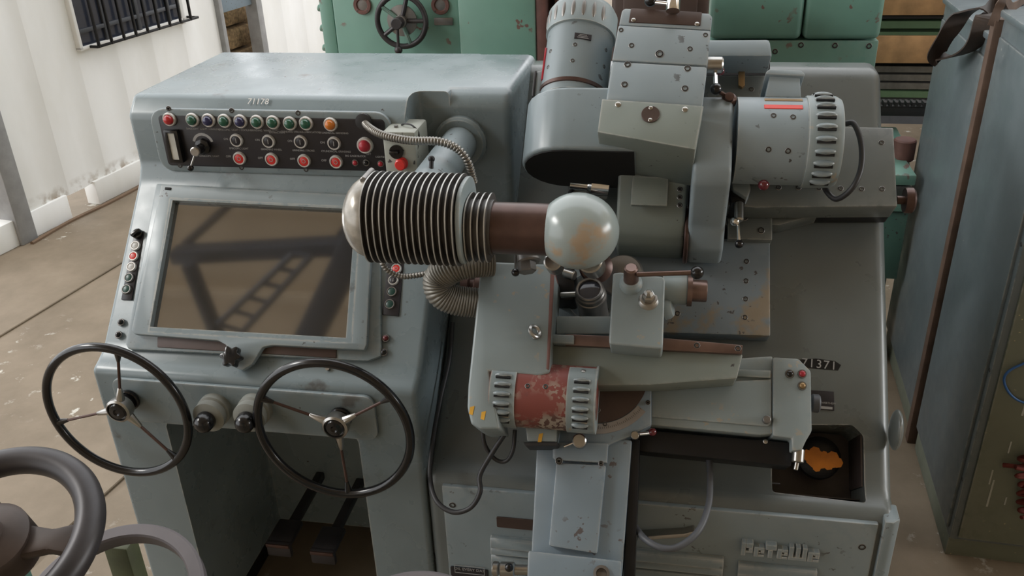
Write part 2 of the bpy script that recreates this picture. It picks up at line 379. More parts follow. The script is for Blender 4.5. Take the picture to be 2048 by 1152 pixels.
# barred window in the wall
s0, z0 = wl(160, 85, .02); s1, z1 = wl(362, 44, .02); zb = (z0+z1)/2; zt = zb+.95
win = struct(add('window_1', box(s0, s1, .0, .02, zb, zt), 'windowglass', None, MWH, 0))
fr = [box(s0-.03, s0, -.02, .04, zb-.02, zt+.05, .004), box(s1, s1+.04, -.02, .04, zb-.05, zt+.05, .004), box(s0-.03, s1+.03, -.02, .04, zb-.025, zb, .004), box(s0-.05, s1+.04, -.02, .05, zt, zt+.05, .004)]
add('window_frame', join(*fr), 'wall', win, MWH)
for k in range(3): add('mullion', box(s0+(k+.7)*.36, s0+(k+.7)*.36+.035, .02, .04, zb, zt, .003), 'greycable', win, MWH)
add('window_rail', box(s0, s1, .02, .038, zb+.09, zb+.12, .003), 'greycable', win, MWH)
for k in range(9):
    s = s0+.08+k*(s1-s0+.02)/8.6; add('window_bar', box(s-.009, s+.009, .10, .118, zb-.02, zt, .002), 'blackmatte', win, MWH)
for zz in (zb-.02, zb+.9): add('cross_bar', join(box(s0+.06, s1+.12, .10, .115, zz, zz+.018, .002), box(s0+.06, s0+.075, 0, .11, zz, zz+.018), box(s1+.105, s1+.12, 0, .11, zz, zz+.018)), 'blackmatte', win, MWH)
# door frame at the far end of the wall, with the yard beyond
sa, _ = wl(437, 60); sb, _ = wl(512, 60)
door = struct(add('door_1', join(box(sa, sa+.05, -.08, .05, 0, 3.2, .005), box(sb, sb+.09, -.08, .05, 0, 3.2, .005)), 'greypost', None, MWH))
_, zt2 = wl(475, 15)
add('transom', box(sa+.05, sb, -.05, .0, zt2-.01, zt2+.35, .004), 'column', door, MWH)
fl = tag(add('rubble_stack', join(*[box(sa-.1+.5*i+.08*random.random(), sa+.36+.5*i+.1*random.random(), -.6, -.22-.05*random.random(), .22*k, .22*k+.2, .04, 2) for i in range(5) for k in range(6)]), 'straw', None, MWH), 'rough brown stone heap seen through the far doorway', 'stone heap')
wl2 = struct(add('wall_back', corrugated(sb+.09, sb+5.5, 0, 3.2), 'wall', None, MWH, 20))
# roof over the bay and the gantry crane that the glass screen mirrors
roof = struct(add('ceiling', box(-9, 7, -9, 3.2, 7.6, 7.75), 'roof', None, I4, 0))
for k in range(9): add('roof_purlin', box(-9, 7, -8.6+k*1.15, -8.5+k*1.15, 7.45, 7.6), 'roof', roof, I4, 0)
wf = struct(add('wall_front', box(-9, 7, -9.2, -9, 0, 7.6), 'roof', None, I4, 0))
ws = struct(add('wall_side', box(7, 7.2, -9, 8.2, 0, 7.6), 'roof', None, I4, 0))
def mirror_hit(x, y, z):
    q = b2w(b(x, y, .217)); d = ray(x, y); r = d-2*d.dot(BW)*BW; return q+r*((z-q.z)/r.z)
crane = thing('gantry_crane', 'dark blue overhead gantry crane mirrored in the glass screen', 'crane', (-3.4, -.3, 5.6))
def beam(p, q, wd_, ht, z0):
    p, q = Vector(p), Vector(q); d = (q-p).normalized(); n = Vector((-d.y, d.x, 0)); bm = bmesh.new()
    mt = Matrix(((d.x, n.x, 0, p.x), (d.y, n.y, 0, p.y), (0, 0, 1, z0), (0, 0, 0, 1))); bm.free()
    return xf(box(0, (q-p).length, -wd_/2, wd_/2, 0, ht, .02), mt)
A1 = mirror_hit(352, 512, 6.0); A2 = mirror_hit(720, 492, 6.0); A2 = A1+(A2-A1)*1.9
add('bridge_girder', beam(A1, A2, .14, .20, 5.9), 'gantry', crane)
B1 = mirror_hit(600, 720, 5.6); B2 = mirror_hit(740, 440, 5.6)
add('runway_girder', beam(B1, B2, .24, .30, 5.45), 'gantry', crane)
D1 = mirror_hit(380, 530, 5.8); D2 = mirror_hit(440, 680, 5.8)
add('strut', beam(D1, D2, .12, .12, 5.75), 'gantry', crane)
L1 = mirror_hit(440, 650, 5.5); L2 = mirror_hit(590, 510, 5.5); K1 = mirror_hit(490, 665, 5.5); K2 = mirror_hit(625, 515, 5.5)
add('ladder_rail', rod(L1, L2, .03), 'gantry', crane); add('ladder_rail', rod(K1, K2, .03), 'gantry', crane)
for k in range(6):
    t = k/5; add('rung', rod(L1.lerp(L2, t), K1.lerp(K2, t), .022), 'gantry', crane)
for k in range(3):
    t = k/2.2; add('hanger', box(A1.lerp(A2, t).x-.03, A1.lerp(A2, t).x+.03, A1.lerp(A2, t).y-.03, A1.lerp(A2, t).y+.03, 6.2, 7.6), 'gantry', crane)

# ================================================================ the grinder: castings
G = thing('profile_grinder', 'blue-grey optical profile grinder with tilted glass screen, handwheels and finned projector', 'machine', (-.48, 2.45, 0))
prof = [(2.98, .10), (2.98, 1.75), (2.395, 1.75), (2.345, 1.70), (2.345, 1.545), (2.318, 1.497), (1.972, 1.121), (1.945, 1.104), (1.90, 1.085), (1.90, .10)]
bm = prism(prof, -1.595, -.635, 0, .030, 4)
foot = prism([(1.7, -.2), (1.7, .925), (2.05, .925), (2.42, .62), (2.42, -.2)], -1.40, -.815, 0, .02, 2)
pr2 = [(2.98, 1.0), (2.98, 1.75), (2.51, 1.75), (2.47, 1.715), (2.47, 1.0)]
bm = boolean(bm, box(-.738, 0, 2.1, 2.472, 1.40, 2.2, .03, 3))
bm = boolean(bm, prism(pr2, -.80, -.455, 0, .038, 4), 'UNION')
console = add('console', boolean(bm, foot), 'console', G, I4, 40, 'rounded console casting around a dark footwell')
for xa, xb in ((-1.57, -1.42), (-.80, -.66)): add('console_plinth', box(xa, xb, 1.93, 2.95, 0, .11, .004), 'blackmatte', G)
# right hand base with the inclined bed
rp = [(2.98, .10), (2.98, 1.732), (2.857, 1.732), (1.973, .818), (1.90, .803), (1.90, .10)]
bm = prism(rp, -.634, .63, 0, .034, 4)
c4 = [b(x, y, 0) for x, y in ((1545, 850), (1705, 850), (1727, 872), (1727, 1003), (1540, 985))]
pit_uv = [(p.x, p.y) for p in c4]
pit_uv = [(c4[0].x, c4[0].y), (c4[1].x, c4[1].y), (c4[2].x, c4[2].y), (c4[2].x, -.028), (c4[0].x, -.020)]
cut = xf(prism([(u, v) for u, v in pit_uv], -.17, .1, 2, .008, 2), MB)
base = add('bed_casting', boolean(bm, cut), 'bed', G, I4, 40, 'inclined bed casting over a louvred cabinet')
add('base_plinth', box(-.66, .60, 1.94, 2.95, 0, .11, .004), 'blackmatte', G)
u0, u1 = c4[0].x, c4[2].x; v1 = c4[1].y
tray = add('chip_pit', join(xf(box(u0+.002, u1-.002, -.02, v1-.004, -.168, -.160), MB), xf(box(u0+.002, u1-.002, -.017, -.014, -.165, -.05), MB), xf(box(u1-.006, u1-.001, .016, v1-.02, -.165, -.01), MB)), 'grease', base, I4, 0)
p = b(1640, 905, -.06)
k = add('paint_dipped_knob', lathe([(0, .0), (.055, .0), (.060, .01), (.058, .03), (.045, .04), (.02, .046), (0, .046)], MB @ Matrix.Translation((p.x, p.y-.012, -.10)), 28), 'blackmatte', base)
bmq = bmesh.new()
for i in range(16):
    a = i*.63; r = .012+.03*random.random(); xf_ = Matrix.Translation((p.x+r*1.1*math.cos(a), p.y-.025+.65*r*math.sin(a), -.0532))
    q = lathe([(0, .001), (.009+.009*random.random(), 0)], xf_, 7); me = bpy.data.meshes.new('t'); q.to_mesh(me); q.free(); bmq.from_mesh(me); bpy.data.meshes.remove(me)
add('paint_smear', xf(bmq, MB), 'orange', k, I4, 0, 'bright orange paint smear')
# raised rounded rim on the right edge of the bed and the bead at its foot
rimp = [(.555, 0), (.565, .022), (.585, .034), (.615, .030), (.634, .008), (.634, -.10), (.60, -.10)]
bm = prism(rimp, 0, 1, 2, 0); xf(bm, Matrix(((1, 0, 0, 0), (0, 0, 1, 0), (0, 1, 0, 0), (0, 0, 0, 1)))); xf(bm, Matrix.Diagonal((1, 1.20, 1, 1)))
bm.free()
add('side_boss', xf(ball((0, 0, 0), .045, 20), Matrix.Translation(atX(1792, 860, .63)) @ Matrix.Diagonal((.35, 1, 1.3, 1))), 'bed', base)
seam = add('seam_strip', xf(box(-.56, .34, .004, .0065, -.01, .0025), MB), 'greycable', base)
# cabinet doors, seams and fittings on the upright front
YF = 1.9
def fy(x, y, Y=YF): p = atY(x, y, Y); return p.x, p.z
dr = add('front_door', box(fy(888, 1000)[0], fy(1756, 1045)[0], 1.888, 1.905, .16, .785, .004), 'paint', G, I4, 35, 'wide grey-green cabinet door')
cp = add('corner_post', prism([(.595, 1.884), (.617, 1.884), (.636, 1.90), (.638, 1.96), (.595, 1.96)], .12, .80, 2, .006), 'paint', G)
def fplate(name, x0, y0, x1, y1, mat, par, t=.004, Y=1.888, r=.004):
    a = fy(x0, y0, Y); c = fy(x1, y1, Y)
    return add(name, prism(rrect(min(a[0], c[0]), max(a[0], c[0]), min(a[1], c[1]), max(a[1], c[1]), r, 3), Y, Y-t, 1, .001, 1), mat, par)
fplate('name_plate', 993, 1032, 1070, 1060, 'brownplate', dr)
oil = fplate('oil_plate', 901, 1131, 977, 1158, 'panel', dr)
a = fy(939, 1141, 1.883); text('lettering', 'OIL EVERY DAY', .0135, 'dimwhite', MPY(1.8835) @ Matrix.Translation((a[0], a[1]+.002, 0)), oil)
add('plate_border', boolean(box(a[0]-.045, a[0]+.045, 1.8825, 1.884, a[1]-.014, a[1]+.016), box(a[0]-.0435, a[0]+.0435, 1.87, 1.89, a[1]-.0125, a[1]+.0145)), 'dimwhite', oil, I4, 0)
for x, y in ((905, 1010), (1724, 1094)):
    q = fy(x, y, 1.888); inst('bolt', ME['bolt'], MPY(1.888) @ Matrix.Translation((q[0], q[1], 0)) @ Matrix.Scale(1.3, 4), dr)
def louvre_bank(x0, y0, x1, n, pitch=.032):
    a = fy(x0, y0, 1.875); c = fy(x1, y0, 1.875)
    for k in range(n):
        z = a[1]-k*pitch; h = .034 if k == 0 else .026
        add('vent_slat', prism([(1.889, z), (1.874, z-.004), (1.868, z-h), (1.889, z-h)], a[0], c[0], 0, .002, 1), 'paint', dr)
louvre_bank(980, 1075, 1068, 9); louvre_bank(1262, 1100, 1450, 8); louvre_bank(1477, 1127, 1638, 7)
a = [fy(*q, 1.875) for q in ((1275, 1060), (1390, 1060))]
hd = add('pull_handle', prism([(a[0][0], a[0][1]-.012), (a[1][0]-.03, a[1][1]-.006), (a[1][0]-.004, a[1][1]+.006), (a[1][0], a[1][1]+.002), (a[1][0]-.008, a[1][1]-.014), (a[1][0]-.04, a[1][1]-.022), (a[0][0], a[0][1]-.028)], 1.889, 1.862, 1, .003), 'steel', dr, I4, 35, 'bent bright pull handle')
# raised maker's lettering in blocky characters, built cell by cell
def rects(ch):
    return {'P': [(0, 0, .38, 1), (.38, .62, 1, 1), (.66, .36, 1, .62), (.38, .24, 1, .40)],
            'e': [(0, 0, .45, 1), (.45, .70, 1, 1), (.66, .38, 1, .70), (.45, .38, .66, .52), (.45, 0, 1, .24)],
            'T': [(0, .62, 1, 1), (.25, 0, .68, .62)],
            'W': [(0, .2, .26, 1), (.38, .2, .63, 1), (.74, .2, 1, 1), (0, 0, 1, .24)]}[ch]
q0 = fy(1481, 1108, 1.875); q1 = fy(1640, 1126, 1.875); H = .044
xs = q0[0]; word = 'PeTeWe'; wds = [.155, .14, .145, .14, .235, .15]; sc_ = (q1[0]-q0[0])*.97
for ch, wv in zip(word, wds):
    wv *= sc_*.985; h_ = H*(.74 if ch == 'e' else 1)
    bl = [box(xs+x0*wv, xs+x1*wv, 1.870, 1.889, q0[1]+y0*h_, q0[1]+y1*h_, .0012, 1) for x0, y0, x1, y1 in rects(ch)]
    add('raised_letter', join(*bl), 'head', dr); xs += wv+sc_*.011
# ================================================================ console front
fas = add('fascia_plate', prism(rrect(-1.53, -.75, .925, 1.07, .03), 1.9, 1.886, 1, .004), 'console', G, I4, 35)
for x, y in ((425, 825), (505, 825)):
    q = atY(x+8, y-10, 1.886)
    kn = add('round_knob', lathe([(0, 0), (.048, 0), (.048, .02), (.042, .024), (.042, .030), (.046, .034), (.046, .05), (.032, .056), (0, .056)], MPY(1.886) @ Matrix.Translation((q.x, q.z, 0)), 32), 'knobgrey', fas)
    add('knob_cap', lathe([(.026, 0), (.028, .006), (.026, .028), (.018, .040), (.008, .044), (0, .0445)], MPY(1.83) @ Matrix.Translation((q.x, q.z, 0)), 24), 'black', kn, I4, 35, 'glossy black domed cap')
def handwheel(cx, cz, Y, R, a0, hubmat, hubY):
    w_ = add('handwheel', ring_tube((cx, Y, cz), (0, 1, 0), R-.0125, .0125, 72, 12), 'black', G, I4, 60, 'black-rimmed steering-style handwheel with three thin spokes')
    hx, hz = cx, cz
    add('shaft', join(rod((hx, 1.886, hz), (hx, hubY, hz), .022, 20), rod((hx, 1.886, hz), (hx, 1.872, hz), .032, 24, .003), rod((hx, 1.86, hz), (hx, hubY+.01, hz), .028, 20, .003)), 'black', w_)
    hub = add('hub', lathe([(0, -.012), (.034, -.012), (.036, .0), (.036, .018), (.030, .022), (.028, .016), (0, .016)], MPY(hubY) @ Matrix.Translation((hx, hz, 0)), 28), 'steel', w_)
    add('hub_cap', lathe([(.027, .0), (.027, .018), (.022, .024), (.01, .026), (.006, .022), (0, .022)], MPY(hubY) @ Matrix.Translation((hx, hz, 0)), 24), 'black', w_)
    for k in range(3):
        a = math.radians(a0+120*k); d = Vector((math.cos(a), 0, math.sin(a)))
        p = Vector((hx, hubY-.005, hz))+d*.03; q = Vector((cx, Y, cz))+d*(R-.014)
        add('spoke', rod(p, q, .0042, 8), 'brown', w_)
        add('spoke_root', rod(p, p+(q-p)*.26, .013, 10, .002, .006), 'steel', w_)
        add('spoke_boot', rod(q+(p-q)*.20, q, .005, 10, 0, .012), 'black', w_)
    return w_
handwheel(-1.482, 1.005, 1.82, .223, 75, 'steel', 1.84)
handwheel(-.848, 1.000, 1.82, .226, 35, 'steel', 1.85)
# ---- footwell: back plate and two pedals
add('knee_panel', xf(box(-1.39, -.825, -.35, .20, -.004, .004, .002), Matrix.Translation((0, 2.21, .74)) @ Matrix.Rotation(math.radians(-40), 4, 'X')), 'paint', console)
def floorY(x, y, Y): p = atY(x, y, Y); return p
for x, y in ((560, 1085), (648, 1100)):
    p = atY(x, y, 2.05)
    pd = add('pedal', join(box(p.x-.042, p.x+.042, 2.04, 2.15, p.z-.008, p.z+.012, .006), box(p.x-.042, p.x+.042, 2.03, 2.05, p.z-.045, p.z+.012, .006)), 'ironwheel', G, I4, 35, 'worn dark foot pedal in the footwell')
    add('pedal_arm', box(p.x-.015, p.x+.015, 2.14, 2.42, p.z-.03, p.z, .004), 'ironwheel', pd); add('toe_edge', box(p.x-.040, p.x+.040, 2.026, 2.034, p.z-.004, p.z+.010, .002), 'brown', pd)
# ---- projection screen: door frame on the console slope (bed frame, w = .217)
SW = .217
outer = [(318, 372), (742, 393), (752, 420), (735, 690), (730, 702), (545, 688), (522, 693), (500, 728), (478, 738), (462, 730), (450, 690), (432, 682), (262, 668), (252, 655)]
pts = [tuple(b(x, y, SW+.03)[:2]) for x, y in ((315, 372), (742, 388), (738, 702), (265, 680))]
back = add('screen_mount', prism([tuple(b(x, y, SW+.012)[:2]) for x, y in ((312, 366), (760, 388), (762, 712), (735, 722), (255, 698), (250, 688))], SW-.004, SW+.012, 2, .006), 'console', G, MB)
pl = add('shadow_plate', prism([tuple(b(x, y, SW+.016)[:2]) for x, y in ((315, 640), (675, 640), (672, 716), (314, 694))], SW+.008, SW+.016, 2, .002), 'brownplate', back, MB)  # brown plate draws the frame's shade on the mount below it
fo = [(322, 370), (742, 391), (746, 400), (733, 688), (728, 700), (545, 690), (525, 694), (503, 728), (484, 740), (466, 733), (452, 690), (436, 681), (268, 668), (262, 660)]
fb = prism([tuple(b(x, y, SW+.036)[:2]) for x, y in fo], SW+.016, SW+.036, 2, .004)
hole = prism([tuple(b(x, y, SW+.036)[:2]) for x, y in ((340, 396), (722, 415), (703, 686), (297, 664))], SW-.02, SW+.2, 2, 0)
frame = add('screen_frame', boolean(fb, hole), 'paint', G, MB, 35, 'chipped blue-grey hinged screen frame')
inner = prism([tuple(b(x, y, SW+.036)[:2]) for x, y in ((340, 396), (722, 415), (703, 686), (297, 664))], SW+.010, SW+.0362, 2, 0)
gl = [(350, 404), (714, 422), (695, 678), (305, 656)]
hole2 = prism([tuple(b(x, y, SW+.022)[:2]) for x, y in gl], SW-.02, SW+.2, 2, 0)
add('screen_bezel', boolean(inner, hole2), 'console', frame, MB, 0)
add('screen_glass', prism([tuple(b(x, y, SW+.018)[:2]) for x, y in ((343, 398), (720, 416), (702, 684), (298, 662))], SW+.008, SW+.018, 2, 0), 'screen', frame, MB, 0, 'dark tan projection glass')
p = b(472, 718, SW+.036)
sk = bmesh.new(); pts = []
for k in range(48):
    a = 2*math.pi*k/48; r = .026+.005*math.cos(6*a); pts.append((p.x+r*math.cos(a), p.y+r*math.sin(a)))
sk.free()
star = add('star_knob', prism(pts, SW+.05, SW+.075, 2, .004), 'black', frame, MB, 50, 'black star-shaped clamping knob')
add('stud', cyl((p.x, p.y, SW+.03), (0, 0, 1), .010, .022), 'steel', star, MB)
add('hinge_clip', bpoly([(330, 374), (342, 375), (341, 380), (329, 379)], SW+.038, SW+.03, .001), 'darkhole', frame, MB)
p = b(657, 738, SW+.0); add('stop_screw', cyl((p.x, p.y, SW-.01), (0, 0, 1), .006, .02), 'steel', G, MB)
# push button kit
ME['bezel'] = mesh_of('bezel', lathe([(.0185, 0), (.0185, .005), (.0165, .008), (.0138, .008), (.0135, .002), (0, .002)], n=24), ['bezelring'])
ME['bezel_dark'] = mesh_of('bezel_dark', lathe([(.0185, 0), (.0185, .005), (.0165, .008), (.0138, .008), (.0135, .002), (0, .002)], n=24), ['dullsteel'])
def cap_mesh(mat, dome): 
    pr = [(.0135, .002), (.0135, .008), (.011, .015), (.006, .0185), (0, .0195)] if dome else [(.0135, .002), (.0135, .006), (.012, .007), (0, .007)]
    return mesh_of('cap_'+mat, lathe(pr, n=20), [mat])
CAPS = {}
def button(mw, mat, par, dome=False, s=1.0, mark=None, bz='bezel', name=None, markmat='dimwhite'):
    key = (mat, dome)
    if key not in CAPS: CAPS[key] = cap_mesh(mat, dome)
    m = mw @ Matrix.Scale(s, 4)
    o = inst(name or ('indicator_lamp' if dome else 'push_button'), ME[bz], m, par); inst('lens' if dome else 'cap', CAPS[key], m, o)
    if mark and ('mark', mark) not in CAPS:
        if mark == 'ring': q = lathe([(.0042, .0069), (.0042, .0075), (.0058, .0075), (.0058, .0069)], n=16)
        elif mark == 'bar': q = box(-.0009, .0009, -.0065, .0065, .0069, .0075)
        elif mark == 'arrow': q = join(box(-.0009, .0009, -.0055, .0065, .0069, .0075), prism([(-.004, -.002), (0, -.007), (.004, -.002), (0, -.0035)], .0069, .0075))
        elif mark == 'dot': q = box(-.003, .003, -.0007, .0007, .0069, .0075)
        CAPS[('mark', mark)] = mesh_of('mark', q, [markmat], 0)
    if mark: inst('mark', CAPS[('mark', mark)], m, o)
    return o
# ---- upper control panel
YP = 2.345
def pp(x, y, Y=YP): q = atY(x, y, Y); return Vector((q.x, q.z, 0))
pa = [pp(305, 212), pp(775, 225), pp(790, 345), pp(318, 336)]
bzl = add('panel_surround', prism(rrect(pa[0].x-.01, -.775, 1.530, 1.724, .045), 2.35, 2.332, 1, .005, 3), 'console', G)
YQ = 2.331
fpn = add('control_panel', prism(rrect(pp(333, 300).x+.004, pp(778, 300).x, pp(325, 335).y+.012, pp(333, 228).y, .012), 2.34, YQ, 1, .002), 'panel', G, I4, 35, 'black control panel with lamps and push buttons')
PM = MPY(YQ)
for x, y in ((337, 217), (463, 221), (596, 226), (727, 231), (360, 331), (483, 335), (612, 339)):
    inst('bolt', ME['bolt'], MPY(2.332) @ Matrix.Translation(pp(x, y, 2.332)), bzl)
def pbtn(x, y, *a, **k): return button(PM @ Matrix.Translation(pp(x, y, YQ)), *a, **k)
for x, y, c in ((340, 238, 'red'), (386, 239, 'greenlamp'), (418, 240, 'bluelamp'), (450, 241, 'greenlamp'), (482, 242, 'bluelamp'), (515, 243, 'greenlamp'), (547, 244, 'greenlamp'), (581, 246, 'greenlamp'), (613, 246, 'greenlamp'), (662, 248, 'amber')):
    pbtn(x, y, c, fpn, True, 1.12)
for x, y in ((474, 280), (538, 282), (602, 283), (669, 286)): pbtn(x, y, 'panel', fpn, False, 1.08, 'bar')
for x, y in ((480, 316), (544, 318), (609, 321), (673, 323)): pbtn(x, y, 'redbtn', fpn, False, 1.08, 'ring')
o = pbtn(731, 290, 'crimson', fpn, True, 1.3, name='emergency_button')
for x, y, c in ((711, 325, 'crimson'), (733, 325, 'black'), (762, 327, 'crimson')): pbtn(x, y, c, fpn, True, .55, bz='bezel_dark')
def lab(s, x, y, size=.0092, mat='dimwhite', **k):
    text('lettering', s, size, mat, PM @ Matrix.Translation(pp(x, y, YQ)+Vector((0, 0, .0004))), fpn, **k)
for s, x, y in (('DIASCOPIC  LIGHT / COOLING', 407, 258), ('EPISCOPIC  LIGHT / COOLING', 471, 260), ('GRINDING  WHEEL', 522, 261), ('DUST', 551, 259), ('EXTRACTION', 554, 265), ('GRINDING STROKE-LUBRICATION', 601, 264), ('CYLINDRICAL GRINDING', 667, 266), ('DIASCOPIC LIGHT', 419, 312), ('EPISCOPIC LIGHT', 478, 297), ('GRINDING WHEEL', 543, 299), ('GRINDING STROKE', 607, 301), ('CYLINDRICAL GRINDING', 672, 303), ('BIG GAGE BLOCK', 711, 312), ('LIGHTING', 763, 314)): lab(s, x, y, .0078)
for x, y in ((452, 278), (515, 280), (580, 282), (645, 285)): lab('ON', x, y)
for x, y in ((457, 313), (521, 316), (585, 318), (648, 321), (737, 308)): lab('OFF', x, y)
p0, p1 = pp(331, 258, YQ), pp(372, 323, YQ)
mt = add('light_meter', boolean(box(p0.x, p1.x, 2.315, YQ+.004, p1.y, p0.y, .002), box(p0.x+.011, p1.x-.011, 2.30, 2.319, p1.y+.010, p0.y-.008)), 'black', fpn)
add('meter_face', box(p0.x+.011, p1.x-.011, 2.3175, 2.3192, p1.y+.010, p0.y-.008), 'meter', mt)
p = pp(408, 292, YQ)
dm = add('dimmer_knob', lathe([(0, 0), (.024, 0), (.024, .012), (.014, .016), (.014, .05), (.012, .054), (0, .054)], PM @ Matrix.Translation(p), 8), 'black', fpn, I4, 30)
add('knob_end', lathe([(.0145, .046), (.0145, .056), (.012, .058), (0, .058)], PM @ Matrix.Translation(p), 24), 'steel', dm)
e = PM @ (p+Vector((0, 0, .05))); f_ = PM @ (p+Vector((-.025, -.05, .055)))
add('lever_rod', rod(e, f_, .003, 8), 'steel', dm); add('lever_ball', ball(f_, .010, 16), 'black', dm)
arc = [(p.x+r*math.cos(a), p.y+.006+r*math.sin(a)) for r, rng in ((.034, range(0, 11)), (.026, range(10, -1, -1))) for a in [math.radians(15+15*i) for i in rng]]
add('dimmer_scale', prism(arc, 0, .0006, 2), 'dimwhite', fpn, PM, 0)
text('stencilled_number', '71178', .027, 'white', Matrix(((1, 0, 0, pp(511, 201, 2.36).x), (0, .707, -.707, 2.3755), (0, .707, .707, 1.7375), (0, 0, 0, 1))), console)
# ---- button strips either side of the screen
def strip(px, btn, par):
    pts = [tuple(b(x, y, SW+.003)[:2]) for x, y in px]
    s = add('button_strip', prism(pts, SW-.004, SW+.003, 2, .001), 'panel', par, MB)
    for x, y, c, mk, bz in btn: button(MB @ Matrix.Translation(b(x, y, SW+.003)), c, s, False, .82, mk, bz)
    return s
s = strip([(271, 451), (292, 452), (263, 600), (242, 599)], [(272, 492, 'whitebtn', 'dot', 'bezel'), (268, 513, 'redbtn', 'ring', 'bezel'), (264, 534, 'whitebtn', 'dot', 'bezel'), (259, 556, 'dkgreenbtn', None, 'bezel_dark'), (254, 579, 'dkgreenbtn', None, 'bezel_dark')], G)
p = b(277, 469, SW+.003); add('selector_switch', join(cyl(p, (0, 0, 1), .0155, .012, 20, .002), xf(box(-.016, .016, -.005, .005, 0, .022, .002), Matrix.Translation(p) @ Matrix.Rotation(.6, 4, 'Z'))), 'black', s, MB)
s = strip([(780, 480), (812, 482), (797, 632), (764, 629)], [(793, 538, 'redbtn', 'ring', 'bezel'), (787, 561, 'panel', 'arrow', 'bezel'), (784, 584, 'dkgreenbtn', None, 'bezel_dark'), (780, 609, 'dkgreenbtn', None, 'bezel_dark'), (797, 515, 'whitebtn', 'dot', 'bezel')], G)
for x, y, c in ((243, 645, 'black'), (238, 670, 'black'), (772, 677, 'maroon'), (768, 705, 'black')):
    button(MB @ Matrix.Translation(b(x, y, SW)), c, console, True, .62, None, 'bezel_dark', 'toggle_plug')
# ================================================================ machinery on the inclined bed (all in the bed frame MB)
def badd(name, px, w1, w0, mat, par=None, bv=.006, seg=2, label=None): return add(name, bpoly(px, w1, w0, bv, seg), mat, par or G, MB, 35, label)
# ---- table plate
tp = badd('table_plate', [(1120, 470), (1540, 478), (1541, 672), (1325, 665), (1120, 655)], .06, -.02, 'bareplate', label='flat steel-blue table plate with worn tan corner')
for x, y in ((1493, 523), (1492, 562), (1491, 598), (1490, 635), (1355, 627)): bolt(x, y, .06, tp)
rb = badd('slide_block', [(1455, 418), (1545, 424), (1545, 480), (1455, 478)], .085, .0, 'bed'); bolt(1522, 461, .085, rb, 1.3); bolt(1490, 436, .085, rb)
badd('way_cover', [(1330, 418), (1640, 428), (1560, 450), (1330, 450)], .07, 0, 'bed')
# ---- cross slide box
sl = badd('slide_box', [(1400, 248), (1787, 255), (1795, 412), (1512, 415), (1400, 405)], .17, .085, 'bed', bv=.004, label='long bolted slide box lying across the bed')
badd('slide_underside', [(1405, 265), (1778, 270), (1786, 424), (1508, 426), (1405, 415)], .086, .0, 'blackmatte', sl)  # lower slide, blackened to stand for the shaded gap under the box
for x, y in ((1763, 285), (1764, 378), (1723, 378), (1681, 377), (1638, 376), (1597, 375), (1557, 375)): bolt(x, y, .17, sl)
p = b(1793, 400, .12)
kn = add('screw_knob', join(cyl(p, (1, 0, 0), .012, .04), lathe([(0, .0), (.034, .0), (.036, .006), (.036, .02), (.03, .026), (0, .026)], axis_m(p+Vector((.02, 0, 0)), (1, 0, 0)), 24)), 'brown', sl, MB)
# upper plate with slot, bar and blackened gap behind the head
up = badd('upper_plate', [(1395, 150), (1546, 150), (1550, 260), (1395, 260)], .12, .0, 'bed', bv=.004)
badd('upper_bar', [(1400, 78), (1540, 77), (1545, 112), (1400, 112)], .22, .12, 'head', bv=.01, label='light grey bar across the top of the slide')
badd('gap_shade', [(1400, 113), (1540, 113), (1540, 150), (1400, 150)], .06, .0, 'darkhole', up, 0)  # near-black slab paints shade into the gap below the bar
badd('brass_tongue', [(1477, 128), (1490, 128), (1490, 170), (1484, 174), (1477, 170)], .135, .12, 'brass', up, .002); bolt(1503, 179, .12, up)

# ---- swivelled grinding head
H1 = .45
hd_ = badd('head_casting', [(1224, 121), (1415, 132), (1405, 214), (1212, 199)], H1, .10, 'head', bv=.008, label='tall light blue-grey grinding head with bolted covers')
mid = badd('head_cover', [(1237, 50), (1421, 61), (1415, 131), (1224, 120)], H1+.001, .10, 'head', hd_, bv=.004)
cap = badd('head_cap', [(1250, 16), (1418, 26), (1425, 32), (1422, 60), (1238, 49), (1244, 20)], H1, .10, 'head', hd_, bv=.010)
pl_ = badd('brown_plate', [(1262, 16), (1404, 24), (1401, 51), (1257, 44)], H1+.003, H1-.006, 'brownplate', cap, .002)
for x, y in ((1267, 40), (1394, 48)): bolt(x, y, H1+.003, pl_, .8, 'screw')
for x, y, s in ((1263, 91, 1), (1380, 98, 1), (1319, 108, 1.5), (1242, 60, .9), (1411, 70, .9)): bolt(x, y, H1+.001, mid, s)
for x, y in ((1255, 129), (1375, 137), (1249, 169), (1370, 177)): bolt(x, y, H1, hd_, 1.2)
HB = .475
hb = badd('head_nose', [(1204, 198), (1407, 212), (1391, 297), (1390, 299), (1195, 264), (1196, 258)], HB, .25, 'headgrey', bv=.004, label='greasy grey box nose of the grinding head')
p = b(1301, 229, HB)
bp = add('round_plate', cyl(p-Vector((0, 0, .004)), (0, 0, 1), .0235, .007, 32, .001), 'brownplate', hb, MB)
for dv in (.017, -.017): inst('screw', ME['screw'], MB @ Matrix.Translation(p+Vector((0, dv, .003))) @ Matrix.Scale(.7, 4), bp)
for x, y in ((1236, 209), (1370, 219)): bolt(x, y, HB, hb, 1, 'screw')
